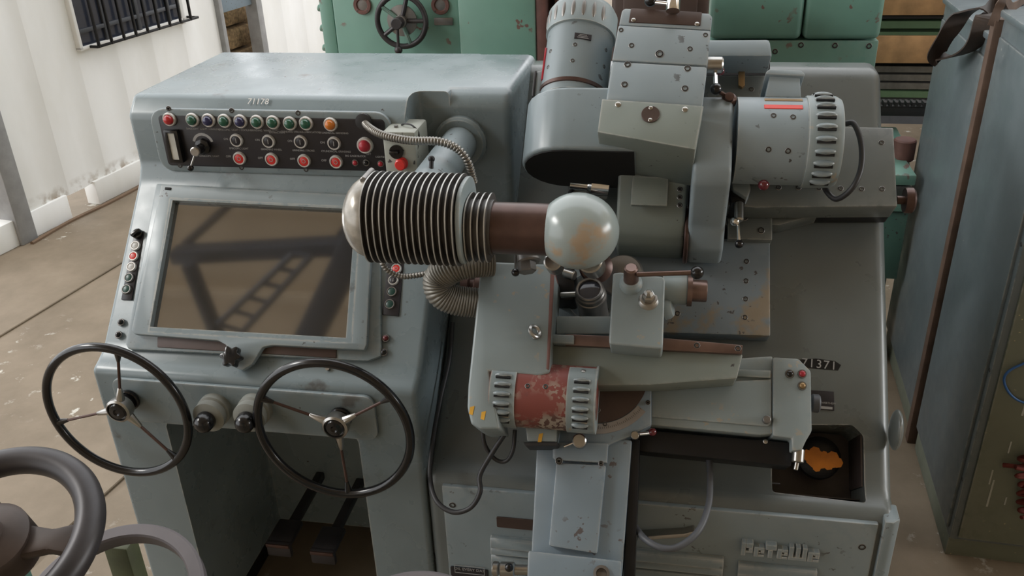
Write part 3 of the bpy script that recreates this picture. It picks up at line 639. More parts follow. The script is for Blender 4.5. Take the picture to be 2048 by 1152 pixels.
# lower head: sinks back from the nose to the spindle barrel
A_ = b(1210, 342, .25); B_ = b(1388, 356, .25); bot = b(1300, 470, .19).y; vt = A_.y
hl = [(vt+.05, .26), (vt-.006, .262), (bot+.055, .215), (bot+.03, .20), (bot+.004, .178), (bot-.016, .145), (bot-.022, .105), (bot-.02, .05), (vt+.05, .05)]
lo = add('head_body', prism(hl, b(1232, 420, .25).x, b(1372, 420, .25).x, 0, .010, 3), 'headgrey', G, MB, 40)
cv = add('front_recess', prism([(vt-.02, .268), (vt-.10, .254), (vt-.10, .24), (vt-.02, .25)], b(1262, 400, .25).x, b(1335, 400, .25).x, 0, .003), 'headgrey', lo, MB)
for y in (362, 378, 394, 410): inst('bolt', ME['bolt'], MB @ Matrix.Translation(b(1360, y, .25)+Vector((0, 0, -.002))), lo)
sr = add('spindle_ring', cyl((b(1370, 480, .12).x-.004, bot+.03, .12), (1, 0, 0), .082, .012, 40, .003), 'brown', lo, MB)
# belt guard on the right of the head
g0, g1 = b(1385, 330, .36).x, b(1462, 330, .36).x
gt = b(1440, 188, .40); gm = b(1420, 330, .42)
gp = [(gt.y+.05, .16), (gt.y+.03, .30), (gt.y+.0, .385), (gt.y-.05, .40), (gm.y-.0, .395), (gm.y-.03, .37), (bot+.02, .215), (bot-.03, .16), (bot-.04, .08), (bot, .04)]
gd = add('belt_guard', prism(gp, g0, g1, 0, .012, 3), 'head', G, MB, 40, 'pale blue-grey belt guard between head and motor')
# right hand motor, axis along the bed
rc = b(1545, 276, .32); rc = Vector((rc.x, rc.y, .30)); RM = .115
x0 = b(1472, 290, .36).x; x1 = b(1612, 290, .36).x; x2 = b(1682, 290, .36).x
def mtr(x): return axis_m((x, rc.y, rc.z), (1, 0, 0), (0, 0, 1))
mo = add('wheel_motor', lathe([(0, 0), (RM, 0), (RM, x1-x0), (RM-.004, x1-x0), (0, x1-x0)], mtr(x0), 56), 'head', G, MB, 40, 'grey cylindrical motor with louvred end cap right of the head')
ec = add('motor_end_cap', lathe([(0, 0), (RM+.004, 0), (RM+.006, .004), (RM+.005, x2-x1-.012), (RM-.002, x2-x1), (0, x2-x1+.002)], mtr(x1), 56), 'worn', mo, MB, 40)
for k in range(11):
    a = math.radians(68-k*15); d = Vector((0, math.sin(a), math.cos(a)))
    m = Matrix.Translation(Vector(((x1+x2)/2-.002, rc.y, rc.z))+d*(RM+.004)) @ Matrix(((1, 0, 0, 0), (0, d.z, d.y, 0), (0, -d.y, d.z, 0), (0, 0, 0, 1)))
    inst('louvre', ME['louvre'], MB @ m, ec)
def on_motor(x, y):
    w = rc.z+RM
    for _ in range(8):
        p = b(x, y, w); t = RM*RM-(p.y-rc.y)**2; w = rc.z+math.sqrt(max(t, 1e-5))
    d = Vector((0, p.y-rc.y, w-rc.z)).normalized()
    return Matrix.Translation((p.x, rc.y+d.y*RM, rc.z+d.z*RM)) @ Matrix(((1, 0, 0, 0), (0, d.z, d.y, 0), (0, -d.y, d.z, 0), (0, 0, 0, 1)))
for x, y in ((1547, 231), (1586, 234), (1537, 299), (1576, 302)): inst('bolt', ME['bolt'], MB @ on_motor(x, y), mo)
mt_ = on_motor(1567, 200); add('type_plate', xf(box(-.048, .048, -.008, .008, -.003, .0015, .001, 1), mt_), 'brass', mo, MB)
mt_ = on_motor(1567, 214); add('arrow_plate', xf(box(-.048, .048, -.008, .008, -.003, .0015, .001, 1), mt_), 'redplate', mo, MB, 35, 'bright red plate')
tb = badd('terminal_box', [(1540, 148), (1600, 150), (1603, 195), (1530, 193)], .36, .24, 'head', mo, .006)
badd('terminal_lid', [(1540, 137), (1602, 140), (1610, 146), (1609, 152), (1531, 148), (1532, 143)], .37, .23, 'head', tb, .005)
pts = [b(1692, 247, .33), b(1708, 248, .34), b(1722, 285, .34), b(1722, 335, .33), b(1705, 375, .32), b(1675, 398, .28), b(1655, 385, .26), b(1645, 362, .25)]
add('motor_cable', sweep(pts, .0075, 10), 'rubber', mo, MB, 60)
# left hand motor, axis up the slope, on an obround cover
q0, q1 = b(1146, 196, .30), b(1166, 40, .30); ax = (q1-q0); Lm = ax.length; ax.normalize(); r2 = .094
ml = add('stroke_motor', lathe([(0, -.02), (r2, -.02), (r2, Lm*.80), (0, Lm*.80)], axis_m(q0, ax, (0, 0, 1)), 56), 'paint', G, MB, 40, 'blue-grey upright motor with slotted cap left of the head')
add('motor_flange', lathe([(r2, 0), (r2+.003, .002), (r2+.003, .012), (r2, .014)], axis_m(q0+ax*.0, ax), 56), 'brown', ml, MB)
cq = q0+ax*(Lm*.74)
cp_ = add('motor_cap', lathe([(r2, 0), (r2+.006, .003), (r2+.006, .07), (r2-.004, .088), (r2-.03, .098), (0, .10)], axis_m(cq, ax, (0, 0, 1)), 56), 'worn', ml, MB, 40)
ME['slot'] = mesh_of('cap_slot', xf(lathe([(0 if k in (0, 8) else math.sin(math.pi*k/8), -math.cos(math.pi*k/8)) for k in range(9)], axis_m((0, 0, 0), (0, 1, 0)), 10), Matrix.Diagonal((.0065, .026, .004, 1))), ['dullsteel'])
for k in range(9):
    a = math.radians(-95+k*17); mx = axis_m(cq+ax*.040, ax, (0, 0, 1)); rad = (mx.to_3x3() @ Vector((math.cos(a), math.sin(a), 0)))
    t = ax.cross(rad); pos = cq+ax*.040+rad*(r2+.005)
    m = Matrix(((t.x, ax.x, rad.x, pos.x), (t.y, ax.y, rad.y, pos.y), (t.z, ax.z, rad.z, pos.z), (0, 0, 0, 1)))
    inst('cap_slot', ME['slot'], MB @ m, cp_)
def on_left(x, y):
    w = q0.z+r2
    for _ in range(10):
        p = b(x, y, w); s = (p-q0).dot(ax); cpt = q0+ax*s; lat = p.x-cpt.x; w = q0.z+math.sqrt(max(1e-5, r2*r2-lat*lat))
    d = Vector((p.x-cpt.x, 0, w-q0.z)); d = (d-ax*d.dot(ax)).normalized(); t = ax.cross(d); pos = cpt+d*r2
    return Matrix(((t.x, ax.x, d.x, pos.x), (t.y, ax.y, d.y, pos.y), (t.z, ax.z, d.z, pos.z), (0, 0, 0, 1)))
for x, y in ((1150, 89), (1145, 121), (1101, 102), (1096, 134), (1212, 100), (1208, 133)): inst('bolt', ME['bolt'], MB @ on_left(x, y) @ Matrix.Scale(.8, 4), ml)
np_ = add('maker_plate', xf(box(-.024, .024, -.009, .009, -.003, .0012, .0008, 1), on_left(1166, 73)), 'panel', ml, MB)
add('plate_print', xf(join(*[box(-.016+.003*i, .016-.003*i, -.0055+.0045*i, -.0040+.0045*i, .0012, .0016) for i in range(3)]), on_left(1166, 73)), 'dimwhite', np_, MB, 0)
jb = badd('motor_junction_box', [(1072, 142), (1088, 138), (1080, 195), (1066, 192)], .33, .25, 'paint', ml, .006)
badd('junction_gasket', [(1068, 142), (1073, 140), (1068, 194), (1063, 191)], .335, .245, 'rubber', jb, .003)
badd('red_tag', [(1090, 95), (1094, 95), (1086, 158), (1082, 158)], .34, .30, 'crimson', ml, .001)
# obround cover under the motor: outline in (u, w), extruded down the slope
vT, vB = b(1140, 198, .34).y, b(1140, 300, .34).y
ob = []
cu = b(1155, 240, .30).x; RR = .125; cu = b(1049, 245, .32).x+RR
for k in range(13): a = math.pi/2+math.pi*k/12; ob.append((cu+RR*math.cos(a), .285+RR*math.sin(a)))
ob += [(cu+.20, .285-RR), (cu+.20, .285+RR)]
bm = prism([(u, w) for u, w in ob], vB-.03, vT, 1, .010, 3)
ov = add('pulley_cover', bm, 'paint', ml, MB, 40, 'smooth obround pulley cover')
add('underside_shade', prism([(cu+(u-cu)*.93, .285+(w-.285)*.93) for u, w in ob], vB-.033, vB-.028, 1, 0), 'darkhole', ov, MB, 0)  # near-black sheet puts the shade of the cover's underside into colour
# levers around the head
p = b(1346, 14, .47); lv = add('top_clamp', lathe([(0, -.012), (.018, -.012), (.018, .03), (.016, .033), (0, .033)], axis_m(p, (0, 1, .1)), 24), 'chrome', G, MB)
add('clamp_rod', rod(p+Vector((-.01, .01, 0)), b(1304, 4, .46), .005, 10), 'chrome', lv, MB); add('clamp_ball', ball(b(1301, 1, .46), .017, 18), 'black', lv, MB)
p = b(1412, 130, .38); lv = add('side_clamp', cyl(p, (1, 0, 0), .022, .045, 28, .004), 'steel', G, MB)
add('clamp_rod', rod(b(1430, 140, .38), b(1432, 176, .40), .006, 10), 'chrome', lv, MB); add('clamp_ball', ball(b(1432, 178, .41), .0155, 18), 'black', lv, MB); add('red_ball', ball(b(1440, 142, .36), .0125, 18), 'maroon', lv, MB)
lv = add('guard_lever', rod(b(1436, 182, .40), b(1460, 197, .38), .006, 10), 'brown', G, MB); add('lever_boss', lathe([(0, -.01), (.02, -.01), (.02, .004), (.012, .01), (.012, .02), (0, .022)], MB @ Matrix.Translation(b(1458, 200, .38)), 20), 'brown', lv)
lv = add('under_lever', rod(b(1500, 352, .30), b(1524, 368, .34), .0045, 10), 'chrome', G, MB); add('lever_ball', ball(b(1527, 370, .34), .0145, 18), 'maroon', lv, MB)
add('index_block', bpoly([(1462, 356), (1498, 360), (1502, 378), (1494, 396), (1466, 378)], .22, .14, .005), 'head', lv, MB)
hn = add('index_handle', rod(b(1478, 405, .20), b(1478, 442, .21), .0125, 18, .004), 'steel', G, MB); add('handle_joint', ball(b(1470, 443, .21), .013, 16), 'chrome', hn, MB); add('handle_rod', rod(b(1477, 445, .21), b(1478, 482, .22), .0045, 10), 'chrome', hn, MB); add('handle_ball', ball(b(1478, 488, .22), .012, 16), 'black', hn, MB)
add('index_bracket', bpoly([(1458, 380), (1494, 384), (1490, 408), (1462, 406)], .20, .08, .004), 'blackmatte', hn, MB)
p = b(1118, 354, .16); add('stop_ball', ball(p, .0125, 16), 'maroon', G, MB)
badd('guide_rod', [(1136, 345), (1143, 345), (1141, 520), (1134, 520)], .12, .05, 'blackmatte', None, .002)
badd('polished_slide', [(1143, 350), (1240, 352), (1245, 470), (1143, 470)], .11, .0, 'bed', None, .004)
sp_ = add('grinding_spindle', lathe([(0, 0), (.04, 0), (.04, .05), (.028, .06), (.028, .11), (0, .11)], MB @ axis_m(b(1215, 372, .15), (-1, 0, .2)), 28), 'chrome', G)

# ================================================================ projector arm with finned lamp house and mirror ball
AY, AZ, AX = 1.875, 1.602, -.607
fl_ = add('arm_flange', lathe([(0, 0), (.078, 0), (.078, .022), (.070, .03), (0, .03)], MPY(2.472) @ Matrix.Translation((AX, AZ, 0)), 48), 'console', G, I4, 35)
add('projector_arm', cyl((AX, 2.46, AZ), (0, -1, 0), .052, .50, 40, .004), 'paint', G, I4, 35)
Lx = lambda x: atY(x, 435, AY).x
fx0, fx1 = Lx(748), Lx(926)
def xm(x): return axis_m((x, AY, AZ), (1, 0, 0), (0, 0, 1))
lh = add('lamp_house', lathe([(0, 0), (.086, 0), (.086, fx1-fx0), (0, fx1-fx0)], xm(fx0), 48), 'finpaint', G, I4, 40, 'finned lamp house of the projector')
RF = .112
def sq(r, n=48, e=.30):
    out = []
    for k in range(n):
        a = 2*math.pi*k/n; c, s = math.cos(a), math.sin(a); p_ = 2.6
        q = (abs(c)**p_+abs(s)**p_)**(-1/p_); out.append((r*q*c, r*q*s))
    return out
def fin_mesh(r, t):
    bm = prism(sq(r), 0, t, 0, 0); 
    for fc in bm.faces: fc.material_index = 1 if len(fc.verts) == 4 else 0
    return mesh_of('cooling_fin', bm, ['finpaint', 'finedge'], 30)
ME['fin'] = fin_mesh(RF*.93, .0032); ME['fin_small'] = fin_mesh(.078, .0032)
NF = 15
for k in range(NF): inst('cooling_fin', ME['fin'], Matrix.Translation((fx0+k*(fx1-fx0-.004)/(NF-1), AY, AZ)), lh)
add('collar_plate', xf(prism(sq(.098), 0, .011, 0, .003), Matrix.Translation((fx1+.003, AY, AZ))), 'worn', lh)
sx = fx1+.013; AZ2 = AZ-.017
def xm2(x): return axis_m((x, AY, AZ2), (1, 0, 0), (0, 0, 1))
add('neck', lathe([(0, 0), (.066, 0), (.066, .066), (0, .066)], xm2(sx-.005), 40), 'finpaint', lh)
for k in range(4): inst('neck_fin', ME['fin_small'], Matrix.Translation((sx+.004+k*.0155, AY, AZ2)), lh)
tx0 = sx+.056; tx1 = Lx(1082)
add('brown_tube', lathe([(0, 0), (.061, 0), (.061, tx1-tx0+.03), (0, tx1-tx0+.03)], xm2(tx0), 48), 'brown', lh, I4, 40, 'browned steel tube')
dome = []
for k in range(9): a = math.pi/2*k/8; dome.append((.098*math.cos(a)+1e-9 if k < 8 else 0, -.006-.065*math.sin(a)))
add('taped_dome', lathe([(.0, .002), (.098, .002)]+dome, xm(fx0), 40), 'tape', lh, I4, 50, 'dome end patched with shiny tape')
add('dome_hinge', rod((fx0-.01, AY-.02, AZ+.098), (fx0-.01, AY+.05, AZ+.098), .008, 12, .002), 'dullsteel', lh)
bc = atY(1153, 459, AY); br = .096
mb = add('mirror_ball', xf(lathe([(0 if k in (0, 20) else math.sin(math.pi*k/20), -math.cos(math.pi*k/20)) for k in range(21)], axis_m((0, 0, 0), (1, 0, 0)), 40), Matrix.Translation((bc.x+.004, AY, AZ2)) @ Matrix.Diagonal((br*.985, br*.955, br*.925, 1))), 'ballpaint', G, I4, 60, 'glossy grey ball housing with a worn tan patch')
for x, y in ((1208, 446), (1217, 449)):
    q = atY(x, y, AY-.04); d = (q-Vector((bc.x, AY, AZ2))).normalized(); inst('bolt', ME['bolt'], axis_m(Vector((bc.x+.004, AY, AZ2))+d*br*.955, d) @ Matrix.Scale(.45, 4), mb)
# optics under the ball: lens barrel down to the work
lw = MBI @ Vector((bc.x, AY, AZ2)); 
add('objective_barrel', join(rod(lw+Vector((.03, -.05, -.06)), lw+Vector((.03, -.02, -.20)), .03, 28, .004), rod(lw+Vector((-.06, -.05, -.08)), lw+Vector((-.06, -.04, -.15)), .022, 20, .004)), 'steel', mb, MB)
p = b(1031, 522, .40); q = b(1031, 545, .42); st = add('focus_stem', rod(b(1031, 505, .42), q, .003, 8), 'steel', lh, MB); add('focus_ball', ball(q, .0105, 16), 'black', st, MB)
p = b(1052, 522, .42); add('lamp_socket', join(cyl(p, (.2, -1, 0), .024, .03, 6, .002), cyl(p+Vector((0, .04, 0)), (.2, -1, 0), .03, .045, 20, .004)), 'dullsteel', lh, MB)
# hoses
pts = [b(985, 522, .38), b(940, 526, .40), b(905, 536, .40), b(878, 556, .38), b(881, 584, .36), b(910, 600, .34), b(955, 606, .32)]
add('extraction_hose', sweep(pts, .039, 20, 14, False, [1.0, 1.035, 1.035, 1.0, .955], .0014), 'hose', G, MB, 70, 'thick ribbed extraction hose bending in a loop')
pts = [atY(729, 243, 2.34), atY(737, 254, 2.30), atY(765, 270, 2.24), atY(820, 281, 2.2), atY(878, 283, 2.18), atY(915, 298, 2.18), atY(936, 325, 2.18), atY(948, 365, 2.2)]
cd = add('flexible_conduit', sweep(pts, .0105, 12, 10, False, [1.0, 1.12, 1.12, 1.0, .84], .0018), 'conduit', G, I4, 70, 'ribbed metal conduit from the control panel')
add('conduit_grommet', lathe([(0, 0), (.024, 0), (.024, .006), (.014, .008), (0, .008)], PM @ Matrix.Translation(pp(728, 243, YQ)), 24), 'rubber', cd)
pts = [b(762, 520, .40), b(775, 540, .38), b(800, 552, .36), b(830, 551, .35), b(862, 545, .34)]
add('flexible_conduit', sweep(pts, .0075, 12, 10, False, [1.0, 1.12, 1.12, 1.0, .84], .0016), 'conduit', G, MB, 70, 'thin ribbed conduit under the lamp house')
# stop box beside the panel
q = atY(808, 300, 2.30)
sb_ = add('stop_box', box(q.x-.05, q.x+.045, 2.27, 2.40, q.z-.075, q.z+.062, .008), 'lightbox', G, I4, 35, 'pale grey box with red stop button')
add('stop_button', lathe([(0, 0), (.018, 0), (.018, .004), (.0155, .006), (.0155, .02), (.013, .0225), (0, .023)], MPY(2.27) @ Matrix.Translation((atY(804, 326, 2.27).x, atY(804, 326, 2.27).z, 0)), 24), 'redbtn', sb_)
add('box_switch', join(lathe([(0, 0), (.02, 0), (.02, .006), (0, .006)], MPY(2.27) @ Matrix.Translation((q.x-.012, q.z+.005, 0)), 20), box(q.x-.030, q.x-.004, 2.255, 2.266, q.z+.0, q.z+.010, .002)), 'black', sb_)
add('lid_screw', cyl((q.x-.02, 2.31, q.z+.060), (0, 0, 1), .006, .008), 'dullsteel', sb_)
wr = [(q.x-.01, 2.33, q.z+.063), (q.x+.005, 2.32, q.z+.070), (q.x+.03, 2.31, q.z+.066), (q.x+.047, 2.30, q.z+.04), (q.x+.035, 2.268, q.z-.03)]
add('loose_wire', sweep(wr, .0025, 8), 'rubber', sb_)
q = [atY(863, 318, 2.1), atY(862, 345, 2.08)]; add('arm_pin', join(rod(q[0], q[1], .006, 12), ball(q[0], .009, 12)), 'blackmatte', G)

# ================================================================ work head, tailstock and slides in front
# -- base disc and lens turret
bd = add('turntable', lathe([(0, .0), (.115, .0), (.118, .01), (.118, .075), (.108, .085), (.07, .088), (.068, .078), (0, .078)], MB @ Matrix.Translation(b(1185, 600, .08)-Vector((0, 0, .05))), 56), 'paint', G)
p = b(1180, 585, .25)
tr = add('lens_turret', lathe([(0, -.12), (.040, -.12), (.040, -.03), (.043, -.028), (.043, -.012), (.040, -.010), (.040, .004), (.037, .008), (.037, .016), (.034, .019), (.030, .017), (.0295, .010), (0, .008)], MB @ axis_m(p, (-.06, .28, 1)), 40), 'dullsteel', G, I4, 35, 'round lens turret with concentric rings')
add('lens_glass', lathe([(.0293, .011), (.02, .0135), (0, .0145)], MB @ axis_m(p, (-.06, .28, 1)), 32), 'windowglass', tr)
p = b(1245, 555, .16); add('grinding_wheel', lathe([(0, 0), (.058, 0), (.062, .004), (.062, .016), (.058, .02), (.02, .02), (0, .022)], MB @ axis_m(p, (-.25, .1, 1)), 48), 'dullsteel', G, I4, 35)
p = b(1190, 535, .20); gh = add('wheel_flange', lathe([(0, 0), (.045, 0), (.045, .02), (.025, .03), (.012, .05), (0, .05)], MB @ axis_m(p, (.3, -.2, 1)), 32), 'brown', G)
add('wheel_nut', lathe([(0, .03), (.014, .03), (.014, .058), (.010, .062), (0, .062)], MB @ axis_m(p, (.3, -.2, 1)), 24), 'chrome', gh)
badd('spindle_nose', [(1108, 535), (1150, 535), (1150, 600), (1108, 600)], .20, .05, 'blackmatte', None, .008)
p = b(1128, 545, .25); add('collet_arm', join(rod(p, b(1150, 552, .26), .014, 16, .003), rod(b(1122, 590, .24), b(1152, 588, .25), .008, 12)), 'steel', G, MB)
# -- work table casting with clamp strip
wt = badd('work_table', [(1095, 690), (1486, 708), (1474, 757), (1300, 770), (1095, 772)], .30, .20, 'headgrey', bv=.005, label='tapering grey work table arm')
st = badd('clamp_strip', [(1130, 668), (1330, 676), (1486, 690), (1484, 708), (1130, 690)], .315, .285, 'bronzed', wt, .002)
for x, y in ((1394, 691), (1476, 697)): bolt(x, y, .315, st)
badd('table_step', [(1112, 632), (1222, 632), (1222, 668), (1112, 668)], .27, .15, 'worn', wt, .004); badd('step_shoe', [(1098, 668), (1148, 670), (1148, 688), (1098, 686)], .325, .28, 'paint', wt, .003)
# -- tailstock
TS = .40
ts = badd('tailstock', [(1226, 546), (1240, 544), (1326, 553), (1330, 560), (1326, 690), (1323, 698), (1219, 688), (1218, 680)], TS, .28, 'worn', bv=.010, seg=3, label='chipped tailstock block with lever and cap nut')
p = b(1262, 565, TS); ps = add('clamp_post', join(lathe([(0, -.03), (.034, -.03), (.030, -.004), (.026, .008), (.020, .013), (0, .013)], MB @ axis_m(p, (0, .35, 1)), 28)), 'worn', ts)
add('post_knob', lathe([(0, .01), (.019, .01), (.0185, .035), (.017, .052), (.013, .056), (0, .056)], MB @ axis_m(p, (0, .45, 1)), 28), 'bronzed', ps)
t0 = b(1273, 549, TS+.045); t1 = b(1388, 545, TS+.045); lv = add('clamp_lever', rod(t0, t1, .0065, 12), 'bronzed', ts, MB); add('lever_ball', ball(b(1394, 545, TS+.045), .0165, 20), 'black', lv, MB)
p = b(1297, 598, TS); add('cap_nut', join(lathe([(0, -.02), (.031, -.02), (.027, -.004), (.022, .003), (0, .004)], MB @ axis_m(p, (0, .3, 1)), 24), lathe([(0, .004), (.0165, .004), (.0165, .016), (.011, .018), (.011, .026), (.006, .033), (0, .034)], MB @ axis_m(p, (0, .3, 1)), 6)), 'steel', ts, I4, 25)
p = b(1325, 578, .33); bs_ = add('quill_sleeve', lathe([(0, 0), (.038, 0), (.038, .058), (.034, .064), (0, .064)], MB @ axis_m(p, (1, 0, 0)), 32), 'worn', ts); add('quill_ring', lathe([(.036, .062), (.041, .062), (.041, .074), (0, .074)], MB @ axis_m(p, (1, 0, 0)), 32), 'bronzed', bs_); add('quill_knob', lathe([(0, .07), (.028, .07), (.028, .108), (.026, .111), (0, .111)], MB @ axis_m(p, (1, 0, 0)), 32), 'bronzed', bs_)
p = b(1330, 615, .32); add('sleeve_lug', lathe([(0, 0), (.032, 0), (.030, .012), (.024, .02), (0, .022)], MB @ axis_m(p, (1, .1, .25)), 28), 'worn', ts)
# -- cross carriage to the right
CA = .19
ca = badd('carriage', [(1195, 735), (1545, 712), (1545, 868), (1520, 870), (1195, 840)], CA, .08, 'worn', bv=.004, label='grey cross carriage with end bracket')
badd('carriage_strip', [(1470, 738), (1542, 741), (1541, 756), (1470, 752)], CA+.012, CA-.002, 'worn', ca, .002)
badd('cover_plate', [(1303, 770), (1543, 758), (1543, 848), (1535, 853), (1303, 834)], CA+.008, CA-.002, 'worn', ca, .003)
eb = badd('end_bracket', [(1546, 714), (1597, 717), (1622, 742), (1624, 862), (1612, 882), (1604, 900), (1584, 902), (1584, 876), (1546, 872)], CA+.016, .07, 'worn', ca, .005)
for x, y, c in ((1579, 748, 'black'), (1604, 748, 'crimson'), (1604, 772, 'brass')): button(MB @ Matrix.Translation(b(x, y, CA+.016)), c, eb, True, .62, None, 'bezel_dark', 'pilot_button')
p = b(1532, 841, CA+.008); add('lock_screw', cyl(p, (0, 0, 1), .010, .022, 16, .002), 'dullsteel', ca, MB)
br_ = badd('black_guard', [(1262, 858), (1586, 886), (1582, 932), (1262, 900)], CA-.03, .06, 'blackmatte', ca, .002); bolt(1531, 883, CA-.03, br_, .8, 'screw')
add('index_pin', join(rod(b(1597, 898, CA-.01), b(1595, 925, CA-.01), .0155, 20, .002), rod(b(1594, 925, CA-.01), b(1591, 940, CA-.01), .006, 12, .001)), 'steel', ca, MB)
p = b(1622, 806, .15); add('side_boss', cyl(p, (1, 0, 0), .024, .022, 24, .004), 'greycable', ca, MB)
# number plate and stencilled number on the bed
tpn = badd('type_plate', [(1622, 780), (1668, 783), (1669, 821), (1622, 818)], .003, -.002, 'panel', base, .001)
p = b(1648, 806, .003); text('lettering', 'TEM WERTHEIM', .0075, 'dimwhite', MB @ Matrix.Translation(p+Vector((.004, 0, .0003))), tpn)
badd('plate_field', [(1640, 812), (1665, 814), (1665, 819), (1640, 817)], .0036, .002, 'dimwhite', tpn, 0)
sm = bpoly([(1600, 719), (1632, 717), (1670, 722), (1682, 730), (1676, 741), (1640, 738), (1604, 735)], .0008, -.002, 0); sw = add('black_patch', sm, 'blackmatte', base, MB, 0)
text('stencilled_number', '71371', .034, 'dimwhite', MB @ Matrix.Translation(b(1638, 729, .0012)+Vector((0, 0, .0004))) @ Matrix.Rotation(math.radians(-3), 4, 'Z'), sw, space=1.15)
# -- sector and column
se = badd('sector_base', [(1110, 760), (1303, 766), (1303, 850), (1262, 872), (1216, 890), (1214, 922), (1105, 918), (1105, 880)], .215, .12, 'column', bv=.005)
cc = b(1195, 745, .216)
def arcpoly(r0, r1, a0, a1, n=14): return [(cc.x+r0*math.cos(math.radians(a0+(a1-a0)*k/n)), cc.y+r0*math.sin(math.radians(a0+(a1-a0)*k/n))) for k in range(n+1)]+[(cc.x+r1*math.cos(math.radians(a1+(a0-a1)*k/n)), cc.y+r1*math.sin(math.radians(a1+(a0-a1)*k/n))) for k in range(n+1)]
ra = (b(1195, 868, .216)-cc).length
add('sector_face', prism([(cc.x-.02, cc.y)]+[(cc.x+min(.148, (ra-.028)*math.cos(math.radians(a))), cc.y+(ra-.028)*math.sin(math.radians(a))) for a in range(-100, -8, 6)], .214, .2185, 2, 0), 'brownplate', se, MB, 0)
sca = add('degree_scale', prism(arcpoly(ra-.026, ra, -96, -36), .214, .219, 2, 0), 'scalegrey', se, MB, 0)
for k in range(30):
    a = math.radians(-95+2*k); d = Vector((math.cos(a), math.sin(a), 0)); L_ = .009 if k % 5 == 0 else .005
    add('degree_mark', xf(box(-.0004, .0004, -L_, 0, .219, .2193), Matrix.Translation((cc.x+d.x*(ra-.012), cc.y+d.y*(ra-.012), 0)) @ Matrix.Rotation(a-math.pi/2, 4, 'Z')), 'blackmatte', sca, MB, 0)
for x, y in ((1296, 805), (1210, 848), (1196, 820)): bolt(x, y, .219, se, .8)
p = b(1160, 884, .24); kb = add('lock_knob', cyl(p, (0, 0, 1), .018, .03, 24, .003), 'steel', se, MB); add('lock_lever', rod(p+Vector((-.01, -.002, .012)), b(1128, 893, .25), .003, 8), 'chrome', kb, MB)
lv = add('sector_lever', rod(b(1280, 868, .21), b(1300, 866, .22), .0055, 12), 'chrome', se, MB); add('lever_ball', ball(b(1305, 864, .22), .0105, 16), 'maroon', lv, MB); add('lever_foot', cyl(b(1270, 873, .19), (0, 0, 1), .011, .03, 12, .002), 'steel', lv, MB)
co_ = badd('column', [(1074, 880), (1112, 872), (1216, 872), (1264, 880), (1241, 1190), (1058, 1190)], .20, .06, 'column', bv=.006, label='chipped steel-blue inclined column with raised panel')
badd('column_panel', [(1112, 925), (1212, 930), (1194, 1108), (1097, 1092)], .222, .19, 'column', co_, .006)
badd('column_cap', [(1108, 884), (1216, 886), (1214, 926), (1108, 920)], .226, .19, 'column', co_, .004)
for x, y, s in ((1118, 922, 1.2), (1202, 927, .9)): bolt(x, y, .226, co_, s)
fb_ = badd('column_foot', [(1056, 1101), (1243, 1122), (1241, 1215), (1052, 1215)], .235, .04, 'column', co_, .006)
p = b(1203, 1147, .235); add('crank_socket', lathe([(0, 0), (.020, 0), (.020, .006), (.013, .007), (.012, -.004), (0, -.004)], MB @ Matrix.Translation(p), 24, [0, 0, 0, 1, 1]), ['dullsteel', 'darkhole'], fb_)
badd('column_rail', [(1262, 879), (1280, 880), (1268, 1190), (1245, 1190)], .185, .05, 'blackmatte', co_, .002)
add('column_support', box(-.30, -.06, 1.70, 1.90, 0, .62, .01), 'column', co_)
p = b(1060, 1140, .15); cr = add('crank_shaft', join(rod(p, b(1022, 1139, .15), .013, 20, .002), rod(b(1030, 1139, .15), b(1000, 1138, .15), .019, 20, .003), rod(b(998, 1138, .15), b(985, 1137, .15), .019, 20, .003)), 'steel', co_, MB); add('crank_ball', ball(b(1018, 1135, .175), .0115, 16), 'black', cr, MB)
# -- work head: belt case and rusty motor
LB = .36
lb = badd('belt_case', [(962, 522), (1104, 528), (1109, 545), (1099, 745), (1080, 752), (978, 742), (1000, 858), (960, 858), (942, 848), (934, 815), (936, 770)], LB, .20, 'worn', bv=.007, seg=3, label='worn grey belt case with chipped red-brown edge')
badd('case_edge', [(1101, 540), (1109, 541), (1098, 740), (1092, 738)], LB+.001, LB-.10, 'oxide', lb, .002)
for x, y, l in ((943, 822, 16), (966, 832, 16)): badd('paint_stroke', [(x-3, y-l/2), (x+6, y-l/2-2), (x+2, y+l/2), (x-5, y+l/2-2)], LB+.001, LB-.002, 'yellow', lb, 0)
e = b(1070, 663, LB+.012); add('eye_ring', join(ring_tube(e, (.6, .3, .6), .015, .0055, 28, 10), cyl(e-Vector((0, .012, .02)), (0, 0, 1), .007, .02)), 'steel', lb, MB)
RJ = .083; jc = b(1080, 790, .30); jc = Vector((jc.x, jc.y, .285)); j0, j1 = b(980, 790, .34).x, b(1192, 790, .34).x
def jm(x): return axis_m((x, jc.y, jc.z), (1, 0, 0), (0, 0, 1))
wm_ = add('work_motor', lathe([(0, 0), (RJ, 0), (RJ, j1-j0-.003), (RJ-.003, j1-j0), (RJ-.004, j1-j0), (0, j1-j0)], jm(j0), 56), 'rust', G, MB, 40, 'rusty red motor with louvred bands')
